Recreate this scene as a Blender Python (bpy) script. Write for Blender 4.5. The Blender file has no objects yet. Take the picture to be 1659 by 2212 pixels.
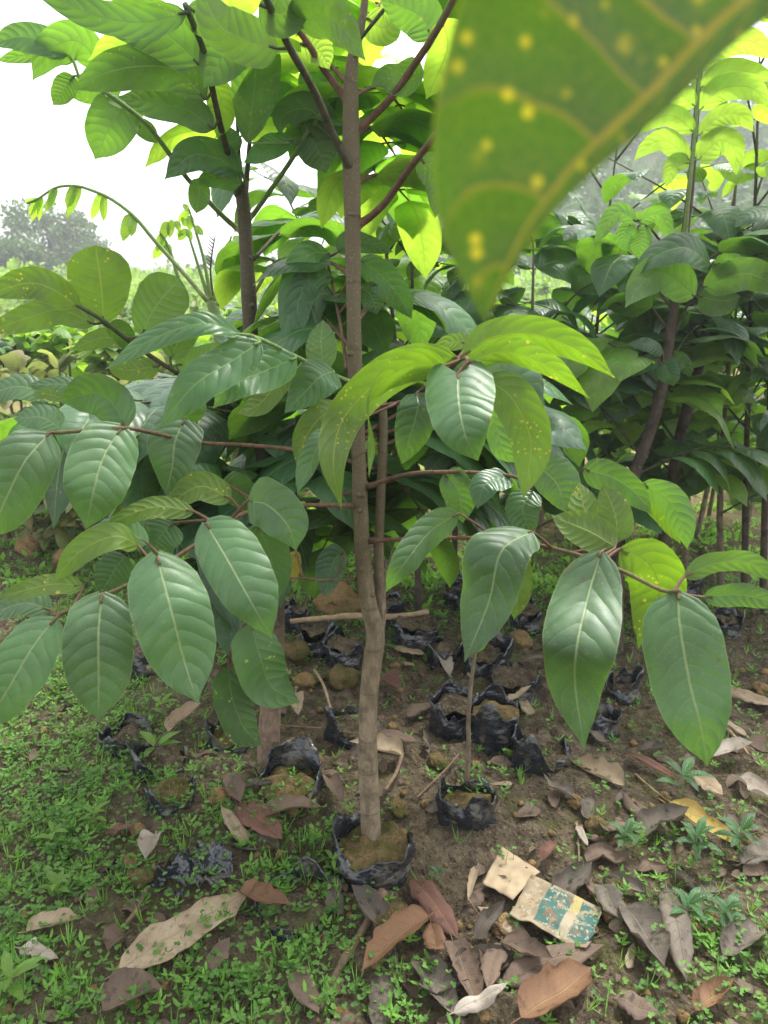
import bpy, math, random
import numpy as np
from mathutils import Vector, Matrix
R = math.radians
SC = bpy.context.scene
# ---------------------------------------------------------------- camera, sky, sun, exposure
CAM_H = 1.2; PITCH = R(17.4); F = 1597.0
cam_d = bpy.data.cameras.new('camera'); cam = bpy.data.objects.new('camera', cam_d)
SC.collection.objects.link(cam); SC.camera = cam
cam.location = (0, 0, CAM_H); cam.rotation_euler = (R(90) - PITCH, 0, 0)
cam_d.sensor_fit = 'VERTICAL'; cam_d.sensor_height = 36; cam_d.lens = 26
cam_d.clip_start = 0.02; cam_d.clip_end = 400
cam_d.dof.use_dof = True; cam_d.dof.focus_distance = 1.4; cam_d.dof.aperture_fstop = 7.5
W = bpy.data.worlds.new('World'); SC.world = W; W.use_nodes = True
wn = W.node_tree.nodes; wl = W.node_tree.links
SUN_EL, SUN_AZ = R(62), R(35)          # high thin overcast sun, ahead and to the right
sky = wn.new('ShaderNodeTexSky'); sky.sky_type = 'NISHITA'; sky.sun_disc = False
sky.sun_elevation = SUN_EL; sky.sun_rotation = SUN_AZ
sky.air_density = 1.0; sky.dust_density = 3.0; sky.ozone_density = 1.0
hs = wn.new('ShaderNodeHueSaturation'); hs.inputs['Saturation'].default_value = 0.16
wl.new(sky.outputs[0], hs.inputs['Color'])
wl.new(hs.outputs[0], wn['Background'].inputs[0]); wn['Background'].inputs[1].default_value = 0.15
sd = bpy.data.lights.new('sun', 'SUN'); sun = bpy.data.objects.new('sun', sd); SC.collection.objects.link(sun)
sd.energy = 1.5; sd.angle = R(12); sd.color = (1, 0.97, 0.9)
sv = Vector((math.sin(SUN_AZ) * math.cos(SUN_EL), math.cos(SUN_AZ) * math.cos(SUN_EL), math.sin(SUN_EL)))
sun.rotation_euler = sv.to_track_quat('Z', 'Y').to_euler()
SC.view_settings.view_transform = 'Standard'; SC.view_settings.look = 'None'
SC.view_settings.exposure = 1.75; SC.view_settings.gamma = 1
SC.cycles.use_denoising = True
SC.cycles.max_bounces = 8; SC.cycles.transmission_bounces = 6; SC.cycles.diffuse_bounces = 4
SC.cycles.volume_bounces = 0; SC.cycles.sample_clamp_indirect = 10

# ---------------------------------------------------------------- helpers
rng = np.random.default_rng(7); random.seed(7)
CO = np.array([0, 0, CAM_H]); CP, SP = math.cos(PITCH), math.sin(PITCH)
def ray(x, y):
    u = (x - 829.5) / F; v = (1106 - y) / F
    return np.array([u, CP + v * SP, -SP + v * CP])
def at(x, y, Y): r = ray(x, y); return CO + r * (Y / r[1])
def mpp(y, Y): return Y / ((CP + (1106 - y) / F * SP) * F)      # metres per pixel at distance Y
def _h(ix, iy, s):
    n = (ix * 374761393 + iy * 668265263 + s * 1442695041) & 0x7fffffff
    n = ((n ^ (n >> 13)) * 1274126177) & 0x7fffffff
    return ((n ^ (n >> 16)) & 0xffff) / 65535.0
def vn(x, y, s=0):
    x = np.asarray(x, float); y = np.asarray(y, float)
    ix = np.floor(x).astype(np.int64); iy = np.floor(y).astype(np.int64)
    fx = x - ix; fy = y - iy; fx = fx * fx * (3 - 2 * fx); fy = fy * fy * (3 - 2 * fy)
    a = _h(ix, iy, s); b = _h(ix + 1, iy, s); c = _h(ix, iy + 1, s); d = _h(ix + 1, iy + 1, s)
    return (a * (1 - fx) + b * fx) * (1 - fy) + (c * (1 - fx) + d * fx) * fy
def gz(x, y):
    x = np.asarray(x, float); y = np.asarray(y, float)
    n = 0.05 * (vn(x / .5 + 9, y / .5, 1) - .5) + 0.03 * (vn(x / .16, y / .16 + 3, 2) - .5)
    m = vn(x / .3 + 5, y / .3, 8)
    c = np.abs(vn(x / .06, y / .06, 3) - .5) * 2; c2 = vn(x / .028, y / .028, 4); c3 = vn(x / .013, y / .013, 5)
    n = n + (0.024 * c + 0.018 * c2 + 0.009 * c3) * (0.25 + 1.0 * m)
    return n - 0.015
def gpt(x, y):
    r = ray(x, y); t = CAM_H / -r[2]
    for _ in range(6):
        p = CO + r * t; z = float(gz(p[0], p[1])); t = (CAM_H - z) / -r[2]
    p = CO + r * t; p[2] = float(gz(p[0], p[1])); return p
def nrm(v): return v / (np.linalg.norm(v, axis=-1, keepdims=True) + 1e-12)
def catmull(P, n):
    P = np.asarray(P, float)
    if len(P) == 2: return P[0] + (P[1] - P[0]) * np.linspace(0, 1, n)[:, None]
    Q = np.vstack([2 * P[0] - P[1], P, 2 * P[-1] - P[-2]])
    seg = np.linalg.norm(np.diff(P, axis=0), axis=1); cum = np.r_[0, np.cumsum(seg)]; cum = cum / cum[-1]
    out = []
    for t in np.linspace(0, 1, n):
        i = min(int(np.searchsorted(cum, t, 'right')) - 1, len(P) - 2)
        u = (t - cum[i]) / max(cum[i + 1] - cum[i], 1e-9)
        a, b, c, d = Q[i], Q[i + 1], Q[i + 2], Q[i + 3]
        out.append(.5 * ((2 * b) + (-a + c) * u + (2 * a - 5 * b + 4 * c - d) * u * u + (-a + 3 * b - 3 * c + d) * u ** 3))
    return np.array(out)
class MB:
    def __init__(s): s.v = []; s.q = []; s.t = []; s.uv = []; s.r = []; s.n = 0; s.mi = []
    def add(s, V, Q=None, T=None, UV=None, rnd=0.5):
        V = np.asarray(V, float).reshape(-1, 3)
        if Q is not None and len(Q): s.q.append(np.asarray(Q, int) + s.n)
        if T is not None and len(T): s.t.append(np.asarray(T, int) + s.n)
        s.v.append(V); s.uv.append(np.zeros((len(V), 2)) if UV is None else np.asarray(UV, float))
        s.r.append(np.full(len(V), rnd) if np.isscalar(rnd) else np.asarray(rnd, float)); s.n += len(V)
    def mesh(s, name, smooth=True, origin=None):
        V = np.vstack(s.v).astype(np.float32)
        if origin is not None: V = V - np.asarray(origin, np.float32)
        Q = np.vstack(s.q) if s.q else np.zeros((0, 4), int); T = np.vstack(s.t) if s.t else np.zeros((0, 3), int)
        me = bpy.data.meshes.new(name); me.vertices.add(len(V)); me.vertices.foreach_set('co', V.ravel())
        li = np.concatenate([Q.ravel(), T.ravel()]).astype(np.int32)
        me.loops.add(len(li)); me.loops.foreach_set('vertex_index', li)
        nf = len(Q) + len(T); me.polygons.add(nf)
        st = np.concatenate([np.arange(len(Q)) * 4, len(Q) * 4 + np.arange(len(T)) * 3]).astype(np.int32)
        me.polygons.foreach_set('loop_start', st)
        me.polygons.foreach_set('use_smooth', np.full(nf, smooth))
        uvl = me.uv_layers.new(name='UVMap'); uvl.data.foreach_set('uv', np.vstack(s.uv)[li].astype(np.float32).ravel())
        at_ = me.attributes.new('rnd', 'FLOAT', 'POINT'); at_.data.foreach_set('value', np.concatenate(s.r).astype(np.float32))
        me.update(calc_edges=True); me.validate()
        return me
def link(name, me, mat, parent=None, loc=(0, 0, 0)):
    o = bpy.data.objects.new(name, me); SC.collection.objects.link(o)
    if me is not None and mat is not None:
        if not me.materials: me.materials.append(mat)
    o.location = loc
    if parent: o.parent = parent
    return o
def tag(o, label=None, cat=None, group=None, kind=None):
    if label: o['label'] = label
    if cat: o['category'] = cat
    if group: o['group'] = group
    if kind: o['kind'] = kind
    return o
def grid_q(nu, nv, base=0, wrap=False):
    i, j = np.meshgrid(np.arange(nu - 1), np.arange(nv if wrap else nv - 1), indexing='ij'); j2 = (j + 1) % nv
    return np.stack([i * nv + j, i * nv + j2, (i + 1) * nv + j2, (i + 1) * nv + j], -1).reshape(-1, 4) + base
def add_tube(mb, P, r0, r1=None, sides=8, n=None, rnd=.5, knob=0, seed=0, prof=None):
    r1 = r0 if r1 is None else r1
    n = n or max(4, len(P) * 4); C = catmull(P, n)
    T = nrm(np.gradient(C, axis=0)); ref = np.array([0.3, 1, 0.1]) if abs(T[0][2]) > .7 else np.array([0, 0, 1.])
    A = nrm(np.cross(T, ref)); B = np.cross(T, A)
    t = np.linspace(0, 1, n); rad = r0 + (r1 - r0) * t
    if prof is not None: rad = rad * prof(t)
    a = np.linspace(0, 2 * np.pi, sides, endpoint=False)
    rr = rad[:, None] * np.ones((1, sides))
    if knob: rr = rr * (1 + knob * (vn(t[:, None] * n / 3., a[None] * 1.3, seed) - .5) * 2)
    V = C[:, None] + rr[..., None] * (np.cos(a)[None, :, None] * A[:, None] + np.sin(a)[None, :, None] * B[:, None])
    UV = np.stack(np.broadcast_arrays(t[:, None], a[None] / 6.2832), -1).reshape(-1, 2)
    V = V.reshape(-1, 3); Q = grid_q(n, sides, 0, True)
    V = np.vstack([V, C[0], C[-1]]); UV = np.vstack([UV, [0, 0], [1, 0]])
    k = np.arange(sides); k2 = (k + 1) % sides
    T3 = np.vstack([np.stack([k2, k, np.full(sides, n * sides)], 1), np.stack([k + (n - 1) * sides, k2 + (n - 1) * sides, np.full(sides, n * sides + 1)], 1)])
    mb.add(V, Q, T3, UV, rnd); return C
PROF = {'ell': [(0, .1), (.02, .36), (.06, .63), (.15, .88), (.3, 1), (.5, .98), (.68, .86), (.8, .64), (.88, .4), (.93, .2), (.965, .08), (1, .01)],
        'cordate': [(0, .58), (.03, .78), (.08, .92), (.2, 1), (.35, .97), (.55, .85), (.75, .6), (.88, .33), (.95, .14), (1, .01)],
        'heart': [(0, .42), (.03, .7), (.08, .88), (.2, 1), (.4, .98), (.6, .84), (.78, .56), (.9, .28), (.96, .11), (1, .01)],
        'obo': [(0, .06), (.05, .3), (.15, .55), (.35, .82), (.6, 1), (.78, .96), (.9, .7), (.95, .42), (.98, .2), (1, .02)],
        'lan': [(0, .05), (.1, .45), (.3, .9), (.5, 1), (.75, .65), (.9, .28), (1, .02)]}
def add_leaf(mb, P, N, hw, nu=18, nv=8, fold=.15, drp=.2, wave=.06, prof='ell', cord=0., hl=1., hr=1., rnd=.5, seed=0, curl=0., jag=0.):
    """P midrib points, N normals (one or per ctrl point), hw half width"""
    C = catmull(P, nu + 1); T = nrm(np.gradient(C, axis=0))
    N = np.atleast_2d(np.asarray(N, float))
    N = catmull(N, nu + 1) if len(N) > 1 else np.repeat(N, nu + 1, 0)
    N = nrm(N - (N * T).sum(1, keepdims=True) * T); S = np.cross(T, N)
    t = np.linspace(0, 1, nu + 1); pr = np.array(PROF[prof]); w = np.interp(t, pr[:, 0], pr[:, 1])
    w = w * hw
    s = np.linspace(-1, 1, nv + 1); L = np.linalg.norm(np.diff(C, axis=0), axis=1).sum()
    ts, ss = np.meshgrid(t, s, indexing='ij'); ww = w[:, None] * np.where(ss < 0, hl, hr)
    if jag: ww = ww * (1 - jag * vn(ts * 14, np.sign(ss) * 3 + seed, seed) * (np.abs(ss) > .9))
    sa = np.abs(ss)
    off = fold * sa - drp * sa ** 2 + curl * sa ** 3
    sg = np.sign(ss) * 2.3 + seed * 1.37
    wv = wave * 3.2 * (vn(ts * 4.2 + sg, sg + ts * 0, seed + 11) - .5) * sa ** 2 + wave * 1.3 * (vn(ts * 11 + sg, sg + ts * 0, seed + 12) - .5) * sa ** 3
    ww = ww * (1 + (.10 * (vn(ts * 3 + sg, sg + ts * 0, seed + 13) - .5) + .05 * (vn(ts * 9 + sg, sg + ts * 0, seed + 14) - .5)) * sa)
    V = C[:, None] + S[:, None] * (ss * ww * np.cos(min(abs(fold), 1.2) * .7))[..., None] + N[:, None] * ((off + wv) * ww)[..., None]
    V = V - T[:, None] * (cord * L * sa ** 1.3 * np.clip(1 - ts * 3.2, 0, 1) ** 2)[..., None]
    UV = np.stack([ts, ss * .5 + .5], -1).reshape(-1, 2)
    mb.add(V.reshape(-1, 3), grid_q(nu + 1, nv + 1), None, UV, rnd)
    return L

# ---------------------------------------------------------------- materials
class NT:
    def __init__(s, name):
        s.m = bpy.data.materials.new(name); s.m.use_nodes = True; s.t = s.m.node_tree; s.t.nodes.clear()
        s.out = s.t.nodes.new('ShaderNodeOutputMaterial')
    def n(s, ty, **k):
        nd = s.t.nodes.new(ty)
        for a, b in k.items(): setattr(nd, a, b)
        return nd
    def l(s, a, b): s.t.links.new(a, b)
    def set(s, nd, i, v):
        if isinstance(v, bpy.types.NodeSocket): s.l(v, nd.inputs[i])
        elif v is not None: nd.inputs[i].default_value = v
    def math(s, op, a, b=None, c=None, cl=False):
        nd = s.n('ShaderNodeMath', operation=op, use_clamp=cl); s.set(nd, 0, a); s.set(nd, 1, b)
        if c is not None: s.set(nd, 2, c)
        return nd.outputs[0]
    def mix(s, f, a, b, ty='MIX'):
        nd = s.n('ShaderNodeMix', data_type='RGBA', blend_type=ty)
        s.set(nd, 0, f); s.set(nd, 6, a if isinstance(a, bpy.types.NodeSocket) else (*a, 1)); s.set(nd, 7, b if isinstance(b, bpy.types.NodeSocket) else (*b, 1))
        return nd.outputs[2]
    def ss(s, x, a, b, lo=0, hi=1):
        nd = s.n('ShaderNodeMapRange', interpolation_type='SMOOTHSTEP'); s.set(nd, 0, x)
        nd.inputs[1].default_value = a; nd.inputs[2].default_value = b; nd.inputs[3].default_value = lo; nd.inputs[4].default_value = hi
        return nd.outputs[0]
    def noise(s, vec, sc, det=3, rough=.55, out=0):
        nd = s.n('ShaderNodeTexNoise'); s.set(nd, 'Vector', vec); nd.inputs['Scale'].default_value = sc
        nd.inputs['Detail'].default_value = det; nd.inputs['Roughness'].default_value = rough; return nd.outputs[out]
    def voro(s, vec, sc, feat='F1', out=0):
        nd = s.n('ShaderNodeTexVoronoi', feature=feat); s.set(nd, 'Vector', vec); nd.inputs['Scale'].default_value = sc; return nd.outputs[out]
    def obj(s): return s.n('ShaderNodeTexCoord').outputs['Object']
    def uv(s): return s.n('ShaderNodeTexCoord').outputs['UV']
    def rnd(s): return s.n('ShaderNodeAttribute', attribute_name='rnd').outputs['Fac']
    def bump(s, h, st, d, nrm_=None):
        nd = s.n('ShaderNodeBump'); nd.inputs['Strength'].default_value = st; nd.inputs['Distance'].default_value = d
        s.set(nd, 'Height', h); s.set(nd, 'Normal', nrm_); return nd.outputs[0]
    def bsdf(s, col, rough, bump=None, spec=.5):
        p = s.n('ShaderNodeBsdfPrincipled'); s.set(p, 'Base Color', col if isinstance(col, bpy.types.NodeSocket) else (*col, 1))
        s.set(p, 'Roughness', rough); p.inputs['Specular IOR Level'].default_value = spec; s.set(p, 'Normal', bump); return p.outputs[0]
    def fin(s, sh): s.l(sh, s.out.inputs[0]); return s.m
def leaf_mat(name, top, under, trans, vein, tw=.42, spots=.5, rough=.38, nv=9., spotcol=(.55, .5, .05), var=.35, bd=.003, hue2=None, lw=.93, ls=.42, sm=.52):
    g = NT(name); uv = g.uv(); sp = g.n('ShaderNodeSeparateXYZ'); g.l(uv, sp.inputs[0]); u, v = sp.outputs[0], sp.outputs[1]
    sa = g.math('ABSOLUTE', g.math('MULTIPLY_ADD', v, 2., -1.))
    obj = g.obj(); rn = g.rnd(); oi = g.n('ShaderNodeObjectInfo').outputs['Random']
    r = g.math('FRACT', g.math('ADD', rn, oi))
    lat = g.math('SUBTRACT', g.math('MULTIPLY', u, nv), g.math('MULTIPLY', g.math('POWER', sa, 1.5), nv * .17))
    side = g.math('GREATER_THAN', v, .5); lat = g.math('MULTIPLY_ADD', side, .35, lat)
    lat = g.math('ADD', lat, g.math('MULTIPLY', g.noise(obj, 22, 2), .7))
    tri = g.math('ABSOLUTE', g.math('MULTIPLY_ADD', g.math('FRACT', lat), 2., -1.))      # 1 on a vein
    lv = g.ss(tri, lw, .99); lv = g.math('MULTIPLY', lv, g.ss(sa, 1., .5, .25, 1))
    mid = g.ss(sa, .045, .02); vm = g.math('MAXIMUM', mid, g.math('MULTIPLY', lv, ls))
    fine = g.voro(obj, 260, 'DISTANCE_TO_EDGE'); fv = g.ss(fine, .12, .0)
    big = g.noise(obj, 14, 3); nse = g.math('ADD', g.math('MULTIPLY', g.math('SUBTRACT', big, .5), 1.2), g.math('MULTIPLY', g.math('SUBTRACT', r, .5), var * 2))
    k = g.math('ADD', nse, 1.)
    def shade(c):
        m = g.mix(1., c, (1, 1, 1), 'MULTIPLY'); nd = g.n('ShaderNodeVectorMath', operation='SCALE')
        g.l(m, nd.inputs[0]); g.l(k, nd.inputs['Scale']); return nd.outputs[0]
    back = g.n('ShaderNodeNewGeometry').outputs['Backfacing']
    c = g.mix(back, top, under)
    if hue2: c = g.mix(g.ss(r, .3, .9), c, hue2)
    c = shade(c); c = g.mix(g.math('MULTIPLY', g.ss(g.noise(obj, 7, 3), .55, .75), .35), c, (.1, .17, .035)); c = g.mix(g.math('MULTIPLY', g.math('MULTIPLY', g.ss(sa, .8, 1.), g.ss(g.noise(obj, 12, 4), .6, .68)), .7), c, (.12, .07, .03)); c = g.mix(g.math('MULTIPLY', fv, .14), c, vein); c = g.mix(g.math('MULTIPLY', vm, .8), c, vein)
    vd = g.voro(obj, 55); ms = g.math('MULTIPLY', g.ss(g.math('ADD', vd, g.math('MULTIPLY', g.noise(obj, 260, 2), .25)), .34, .16), g.ss(g.noise(obj, 9, 2), sm, sm + .1)); ms = g.math('MULTIPLY', ms, spots)
    vd2 = g.voro(obj, 130); ms2 = g.math('MULTIPLY', g.ss(vd2, .3, .12), g.ss(g.noise(obj, 17, 2), sm + .03, sm + .08)); ms = g.math('MAXIMUM', ms, g.math('MULTIPLY', ms2, spots * .8))
    c = g.mix(ms, c, spotcol); bs = g.math('MULTIPLY', g.ss(g.voro(obj, 33), .13, .07), g.ss(g.noise(obj, 6, 2), .5, .56)); c = g.mix(g.math('MULTIPLY', bs, .85), c, (.07, .045, .02))
    edge = g.ss(sa, .965, .995); c = g.mix(g.math('MULTIPLY', edge, .5), c, vein)
    hgt = g.math('ADD', g.math('MULTIPLY', g.math('POWER', tri, 2.), .95), g.math('MULTIPLY', mid, 1.)); hgt = g.math('MULTIPLY', hgt, -1.)
    hgt = g.math('ADD', hgt, g.math('MULTIPLY', g.noise(obj, 30, 1.5), 1.6)); b = g.bump(hgt, .4, bd)
    p = g.bsdf(c, g.mix(back, (rough,) * 3, (.6,) * 3), b, .6)
    tr = g.n('ShaderNodeBsdfTranslucent'); tc = shade(g.mix(0., trans, trans)); tc = g.mix(g.math('MULTIPLY', vm, .55), tc, tuple(x * .45 for x in trans))
    tc = g.mix(ms, tc, tuple(min(1, x * 1.3) for x in spotcol)); g.l(tc, tr.inputs[0]); g.l(b, tr.inputs['Normal'])
    mx = g.n('ShaderNodeMixShader'); mx.inputs[0].default_value = tw; g.l(p, mx.inputs[1]); g.l(tr.outputs[0], mx.inputs[2])
    return g.fin(mx.outputs[0])
M = {}
M['leaf'] = leaf_mat('broad_leaf', (.055, .13, .05), (.09, .16, .04), (.19, .4, .025), (.27, .35, .15), tw=.3, spots=.12, var=.22, rough=.46)
M['leaf_spot'] = leaf_mat('spotted_leaf', (.05, .12, .045), (.09, .16, .025), (.21, .4, .012), (.4, .46, .08), tw=.4, spots=1., var=.15)
M['leaf_dark'] = leaf_mat('dark_leaf', (.034, .092, .04), (.06, .13, .035), (.17, .38, .02), (.14, .24, .09), tw=.32, spots=.25, rough=.36)
M['leaf_mid'] = leaf_mat('mid_leaf', (.04, .115, .045), (.075, .15, .04), (.2, .43, .025), (.25, .38, .12), tw=.42, spots=.3)
M['leaf_lime'] = leaf_mat('lime_leaf', (.12, .25, .04), (.16, .28, .05), (.5, .78, .05), (.3, .42, .08), tw=.5, spots=.15, var=.2)
M['leaf_shade'] = leaf_mat('shaded_spotted_leaf', (.02, .06, .02), (.03, .08, .015), (.1, .26, .01), (.1, .2, .04), tw=.3, spots=1., spotcol=(.35, .4, .02))  # spotted leaf with shade put into its colour; the yellow spots are real
M['leaf_pale'] = leaf_mat('pale_leaf', (.11, .21, .06), (.15, .25, .07), (.35, .6, .08), (.3, .38, .14), tw=.42, spots=0, rough=.6, hue2=(.2, .27, .06))
M['leaf_red'] = leaf_mat('reddish_leaf', (.1, .19, .06), (.15, .19, .07), (.38, .44, .1), (.35, .3, .15), tw=.4, spots=0, rough=.6, hue2=(.19, .16, .07))
M['leaf_yellow'] = leaf_mat('yellowed_leaf', (.4, .36, .03), (.4, .36, .05), (.7, .6, .03), (.45, .45, .1), tw=.35, spots=.3)
M['leaf_near'] = leaf_mat('near_leaf', (.035, .09, .012), (.05, .1, .012), (.085, .2, .006), (.6, .42, .04), tw=.42, spots=.6, nv=6.5, spotcol=(.8, .6, .02), var=.1, lw=.87, ls=.8, sm=.44)
def dead_mat(name, a, b, vein=(.3, .22, .14)):
    g = NT(name); uv = g.uv(); sp = g.n('ShaderNodeSeparateXYZ'); g.l(uv, sp.inputs[0]); u, v = sp.outputs[0], sp.outputs[1]
    sa = g.math('ABSOLUTE', g.math('MULTIPLY_ADD', v, 2., -1.)); obj = g.obj()
    lat = g.math('SUBTRACT', g.math('MULTIPLY', u, 11.), g.math('MULTIPLY', g.math('POWER', sa, 1.4), 2.))
    lat = g.math('ADD', lat, g.math('MULTIPLY', g.noise(obj, 30, 1), .4))
    tri = g.math('ABSOLUTE', g.math('MULTIPLY_ADD', g.math('FRACT', lat), 2., -1.)); vm = g.math('MAXIMUM', g.ss(sa, .06, .02), g.math('MULTIPLY', g.ss(tri, .88, .99), .45))
    oi = g.n('ShaderNodeObjectInfo').outputs['Random']
    c = g.mix(g.ss(g.noise(obj, 18, 4), .35, .65), a, b); c = g.mix(g.ss(g.noise(obj, 60, 3), .55, .75), c, tuple(x * .45 for x in b))
    c = g.mix(g.math('MULTIPLY', oi, .35), c, tuple(x * .6 for x in a)); c = g.mix(g.math('MULTIPLY', vm, .6), c, vein)
    h = g.math('ADD', g.math('MULTIPLY', vm, -.7), g.noise(obj, 60, 4))
    bs = g.bsdf(c, .7, g.bump(h, .7, .003), .3)
    tr = g.n('ShaderNodeBsdfTranslucent'); tr.inputs[0].default_value = (*[x * .9 for x in a], 1)
    mx = g.n('ShaderNodeMixShader'); mx.inputs[0].default_value = .15; g.l(bs, mx.inputs[1]); g.l(tr.outputs[0], mx.inputs[2]); return g.fin(mx.outputs[0])
M['d_tan'] = dead_mat('tan_dead_leaf', (.42, .33, .22), (.3, .22, .14)); M['d_brown'] = dead_mat('brown_dead_leaf', (.18, .125, .088), (.12, .085, .062), (.22, .16, .11))
M['d_red'] = dead_mat('red_brown_dead_leaf', (.19, .095, .065), (.13, .065, .048), (.3, .17, .1)); M['d_grey'] = dead_mat('grey_dead_leaf', (.17, .14, .11), (.09, .075, .06), (.2, .17, .13))
M['d_orange'] = dead_mat('orange_brown_dead_leaf', (.24, .135, .07), (.17, .09, .05), (.3, .19, .1)); M['d_yellow'] = dead_mat('yellow_dead_leaf', (.5, .38, .1), (.4, .28, .09), (.5, .4, .12))
M['d_pale'] = dead_mat('pale_dead_leaf', (.48, .42, .35), (.34, .28, .22), (.4, .35, .28))
def bark_mat(name, lo, hi, green, g0=.55, g1=1.0, sc=1.):
    g = NT(name); uv = g.uv(); sp = g.n('ShaderNodeSeparateXYZ'); g.l(uv, sp.inputs[0]); u = sp.outputs[0]; obj = g.obj()
    mp = g.n('ShaderNodeMapping'); g.l(obj, mp.inputs[0]); mp.inputs['Scale'].default_value = (1, 1, .4)
    streak = g.noise(mp.outputs[0], 75 * sc, 5, .6); fine = g.noise(obj, 320 * sc, 4, .6)
    c = g.mix(g.ss(streak, .35, .68), lo, hi); c = g.mix(g.ss(g.noise(obj, 22, 3), .5, .72), c, tuple(x * .62 for x in lo))
    c = g.mix(g.ss(g.math('ADD', u, g.math('MULTIPLY', g.noise(mp.outputs[0], 30, 3), .4)), g0 + .2, g1 + .2), c, green)
    ring = g.math('MULTIPLY', g.ss(g.math('ABSOLUTE', g.math('MULTIPLY_ADD', g.math('FRACT', g.math('ADD', g.math('MULTIPLY', u, 17.), g.math('MULTIPLY', g.noise(obj, 8, 1), 1.2))), 2., -1.)), .9, .97), .7)
    c = g.mix(g.math('MULTIPLY', ring, .45), c, tuple(x * .5 for x in lo))
    lent = g.ss(g.voro(obj, 210 * sc), .25, .12); c = g.mix(g.math('MULTIPLY', lent, .35), c, tuple(min(1, x * 1.7) for x in hi))
    h = g.math('ADD', g.math('ADD', streak, fine), g.math('MULTIPLY', ring, .8))
    return g.fin(g.bsdf(c, .8, g.bump(h, .6, .0025), .25))
M['bark_main'] = bark_mat('tan_bark_turning_red_brown', (.17, .13, .085), (.3, .24, .16), (.135, .11, .065), .15, .6)
M['bark'] = bark_mat('grey_brown_bark', (.14, .105, .07), (.25, .2, .14), (.17, .16, .08)); M['bark_dark'] = bark_mat('dark_bark', (.055, .04, .032), (.1, .075, .055), (.12, .14, .05), .75, 1.1)
M['bark_red'] = bark_mat('red_grey_bark', (.17, .115, .08), (.27, .2, .14), (.1, .08, .055), .1, .4)
M['bark_green'] = bark_mat('green_bark', (.12, .1, .07), (.2, .17, .1), (.2, .27, .1), .35, .7)
M['stem_red'] = bark_mat('reddish_petiole', (.115, .07, .042), (.18, .105, .065), (.13, .11, .05)); M['stem_dark'] = bark_mat('dark_petiole', (.06, .06, .035), (.1, .09, .05), (.07, .1, .04))
M['stem_green'] = bark_mat('green_petiole', (.18, .24, .08), (.25, .3, .12), (.16, .26, .08), 0, .5)
g = NT('soil'); ob = g.obj(); n1 = g.noise(ob, 3, 4); n2 = g.noise(ob, 28, 5, .65); n3 = g.noise(ob, 140, 4, .7)
c = g.mix(g.ss(n2, .35, .68), (.07, .054, .035), (.18, .14, .092)); c = g.mix(g.ss(n3, .56, .72), c, (.36, .26, .15)); c = g.mix(g.ss(n3, .42, .28), c, (.035, .022, .013))
moss = g.math('MULTIPLY', g.ss(n1, .47, .6), g.ss(g.noise(ob, 19, 4), .4, .62)); c = g.mix(g.math('MULTIPLY', moss, .7), c, (.085, .09, .025))
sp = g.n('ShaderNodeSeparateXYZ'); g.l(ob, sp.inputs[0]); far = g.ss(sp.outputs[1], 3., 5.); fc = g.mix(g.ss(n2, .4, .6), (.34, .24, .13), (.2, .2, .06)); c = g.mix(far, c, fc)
h = g.math('ADD', g.math('ADD', g.math('MULTIPLY', g.noise(ob, 60, 6, .7), 1.6), g.math('MULTIPLY', g.ss(g.voro(ob, 75), .5, .1), .7)), g.math('MULTIPLY', n3, .4))
M['soil'] = g.fin(g.bsdf(c, .92, g.bump(h, 1., .012), .2))
def clod_mat(name, a, b, ms):
    g = NT(name); ob = g.obj(); n2 = g.noise(ob, 40, 5, .65); n3 = g.noise(ob, 180, 4, .7)
    c = g.mix(g.ss(n2, .35, .65), a, b); c = g.mix(g.math('MULTIPLY', g.ss(g.noise(ob, 22, 3), .42, .6), ms), c, (.085, .09, .022)); c = g.mix(g.ss(n3, .5, .3), c, tuple(x * .4 for x in a))
    return g.fin(g.bsdf(c, .95, g.bump(g.math('ADD', n2, n3), 1., .008), .15))
M['clod'] = clod_mat('ochre_clod', (.26, .16, .07), (.36, .24, .12), .25); M['clod_moss'] = clod_mat('mossy_clod', (.14, .1, .045), (.24, .17, .08), .85)
g = NT('black_film'); ob = g.obj(); mp = g.n('ShaderNodeMapping'); g.l(ob, mp.inputs[0]); mp.inputs['Scale'].default_value = (1, 1, 2.2)
n1 = g.noise(mp.outputs[0], 18, 2, .5); n2 = g.noise(mp.outputs[0], 60, 2); dirt = g.math('MULTIPLY', g.ss(g.noise(ob, 17, 5, .65), .48, .68), g.ss(n2, .35, .6))
c = g.mix(dirt, (.016, .02, .027), (.13, .11, .08)); rg = g.mix(dirt, (.25,) * 3, (.7,) * 3)
M['film'] = g.fin(g.bsdf(c, rg, g.bump(g.math('ADD', n1, g.math('MULTIPLY', n2, .12)), .8, .012), .8))
def wood_mat(name, a, b):
    g = NT(name); ob = g.obj(); c = g.mix(g.ss(g.noise(ob, 60, 4), .35, .65), a, b); return g.fin(g.bsdf(c, .85, g.bump(g.noise(ob, 200, 4), .7, .003), .2))
M['twig'] = wood_mat('brown_twig', (.13, .09, .06), (.2, .14, .09)); M['twig_pale'] = wood_mat('pale_twig', (.36, .27, .17), (.26, .18, .11)); M['straw'] = wood_mat('dry_straw', (.4, .3, .17), (.25, .17, .09))
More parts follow.
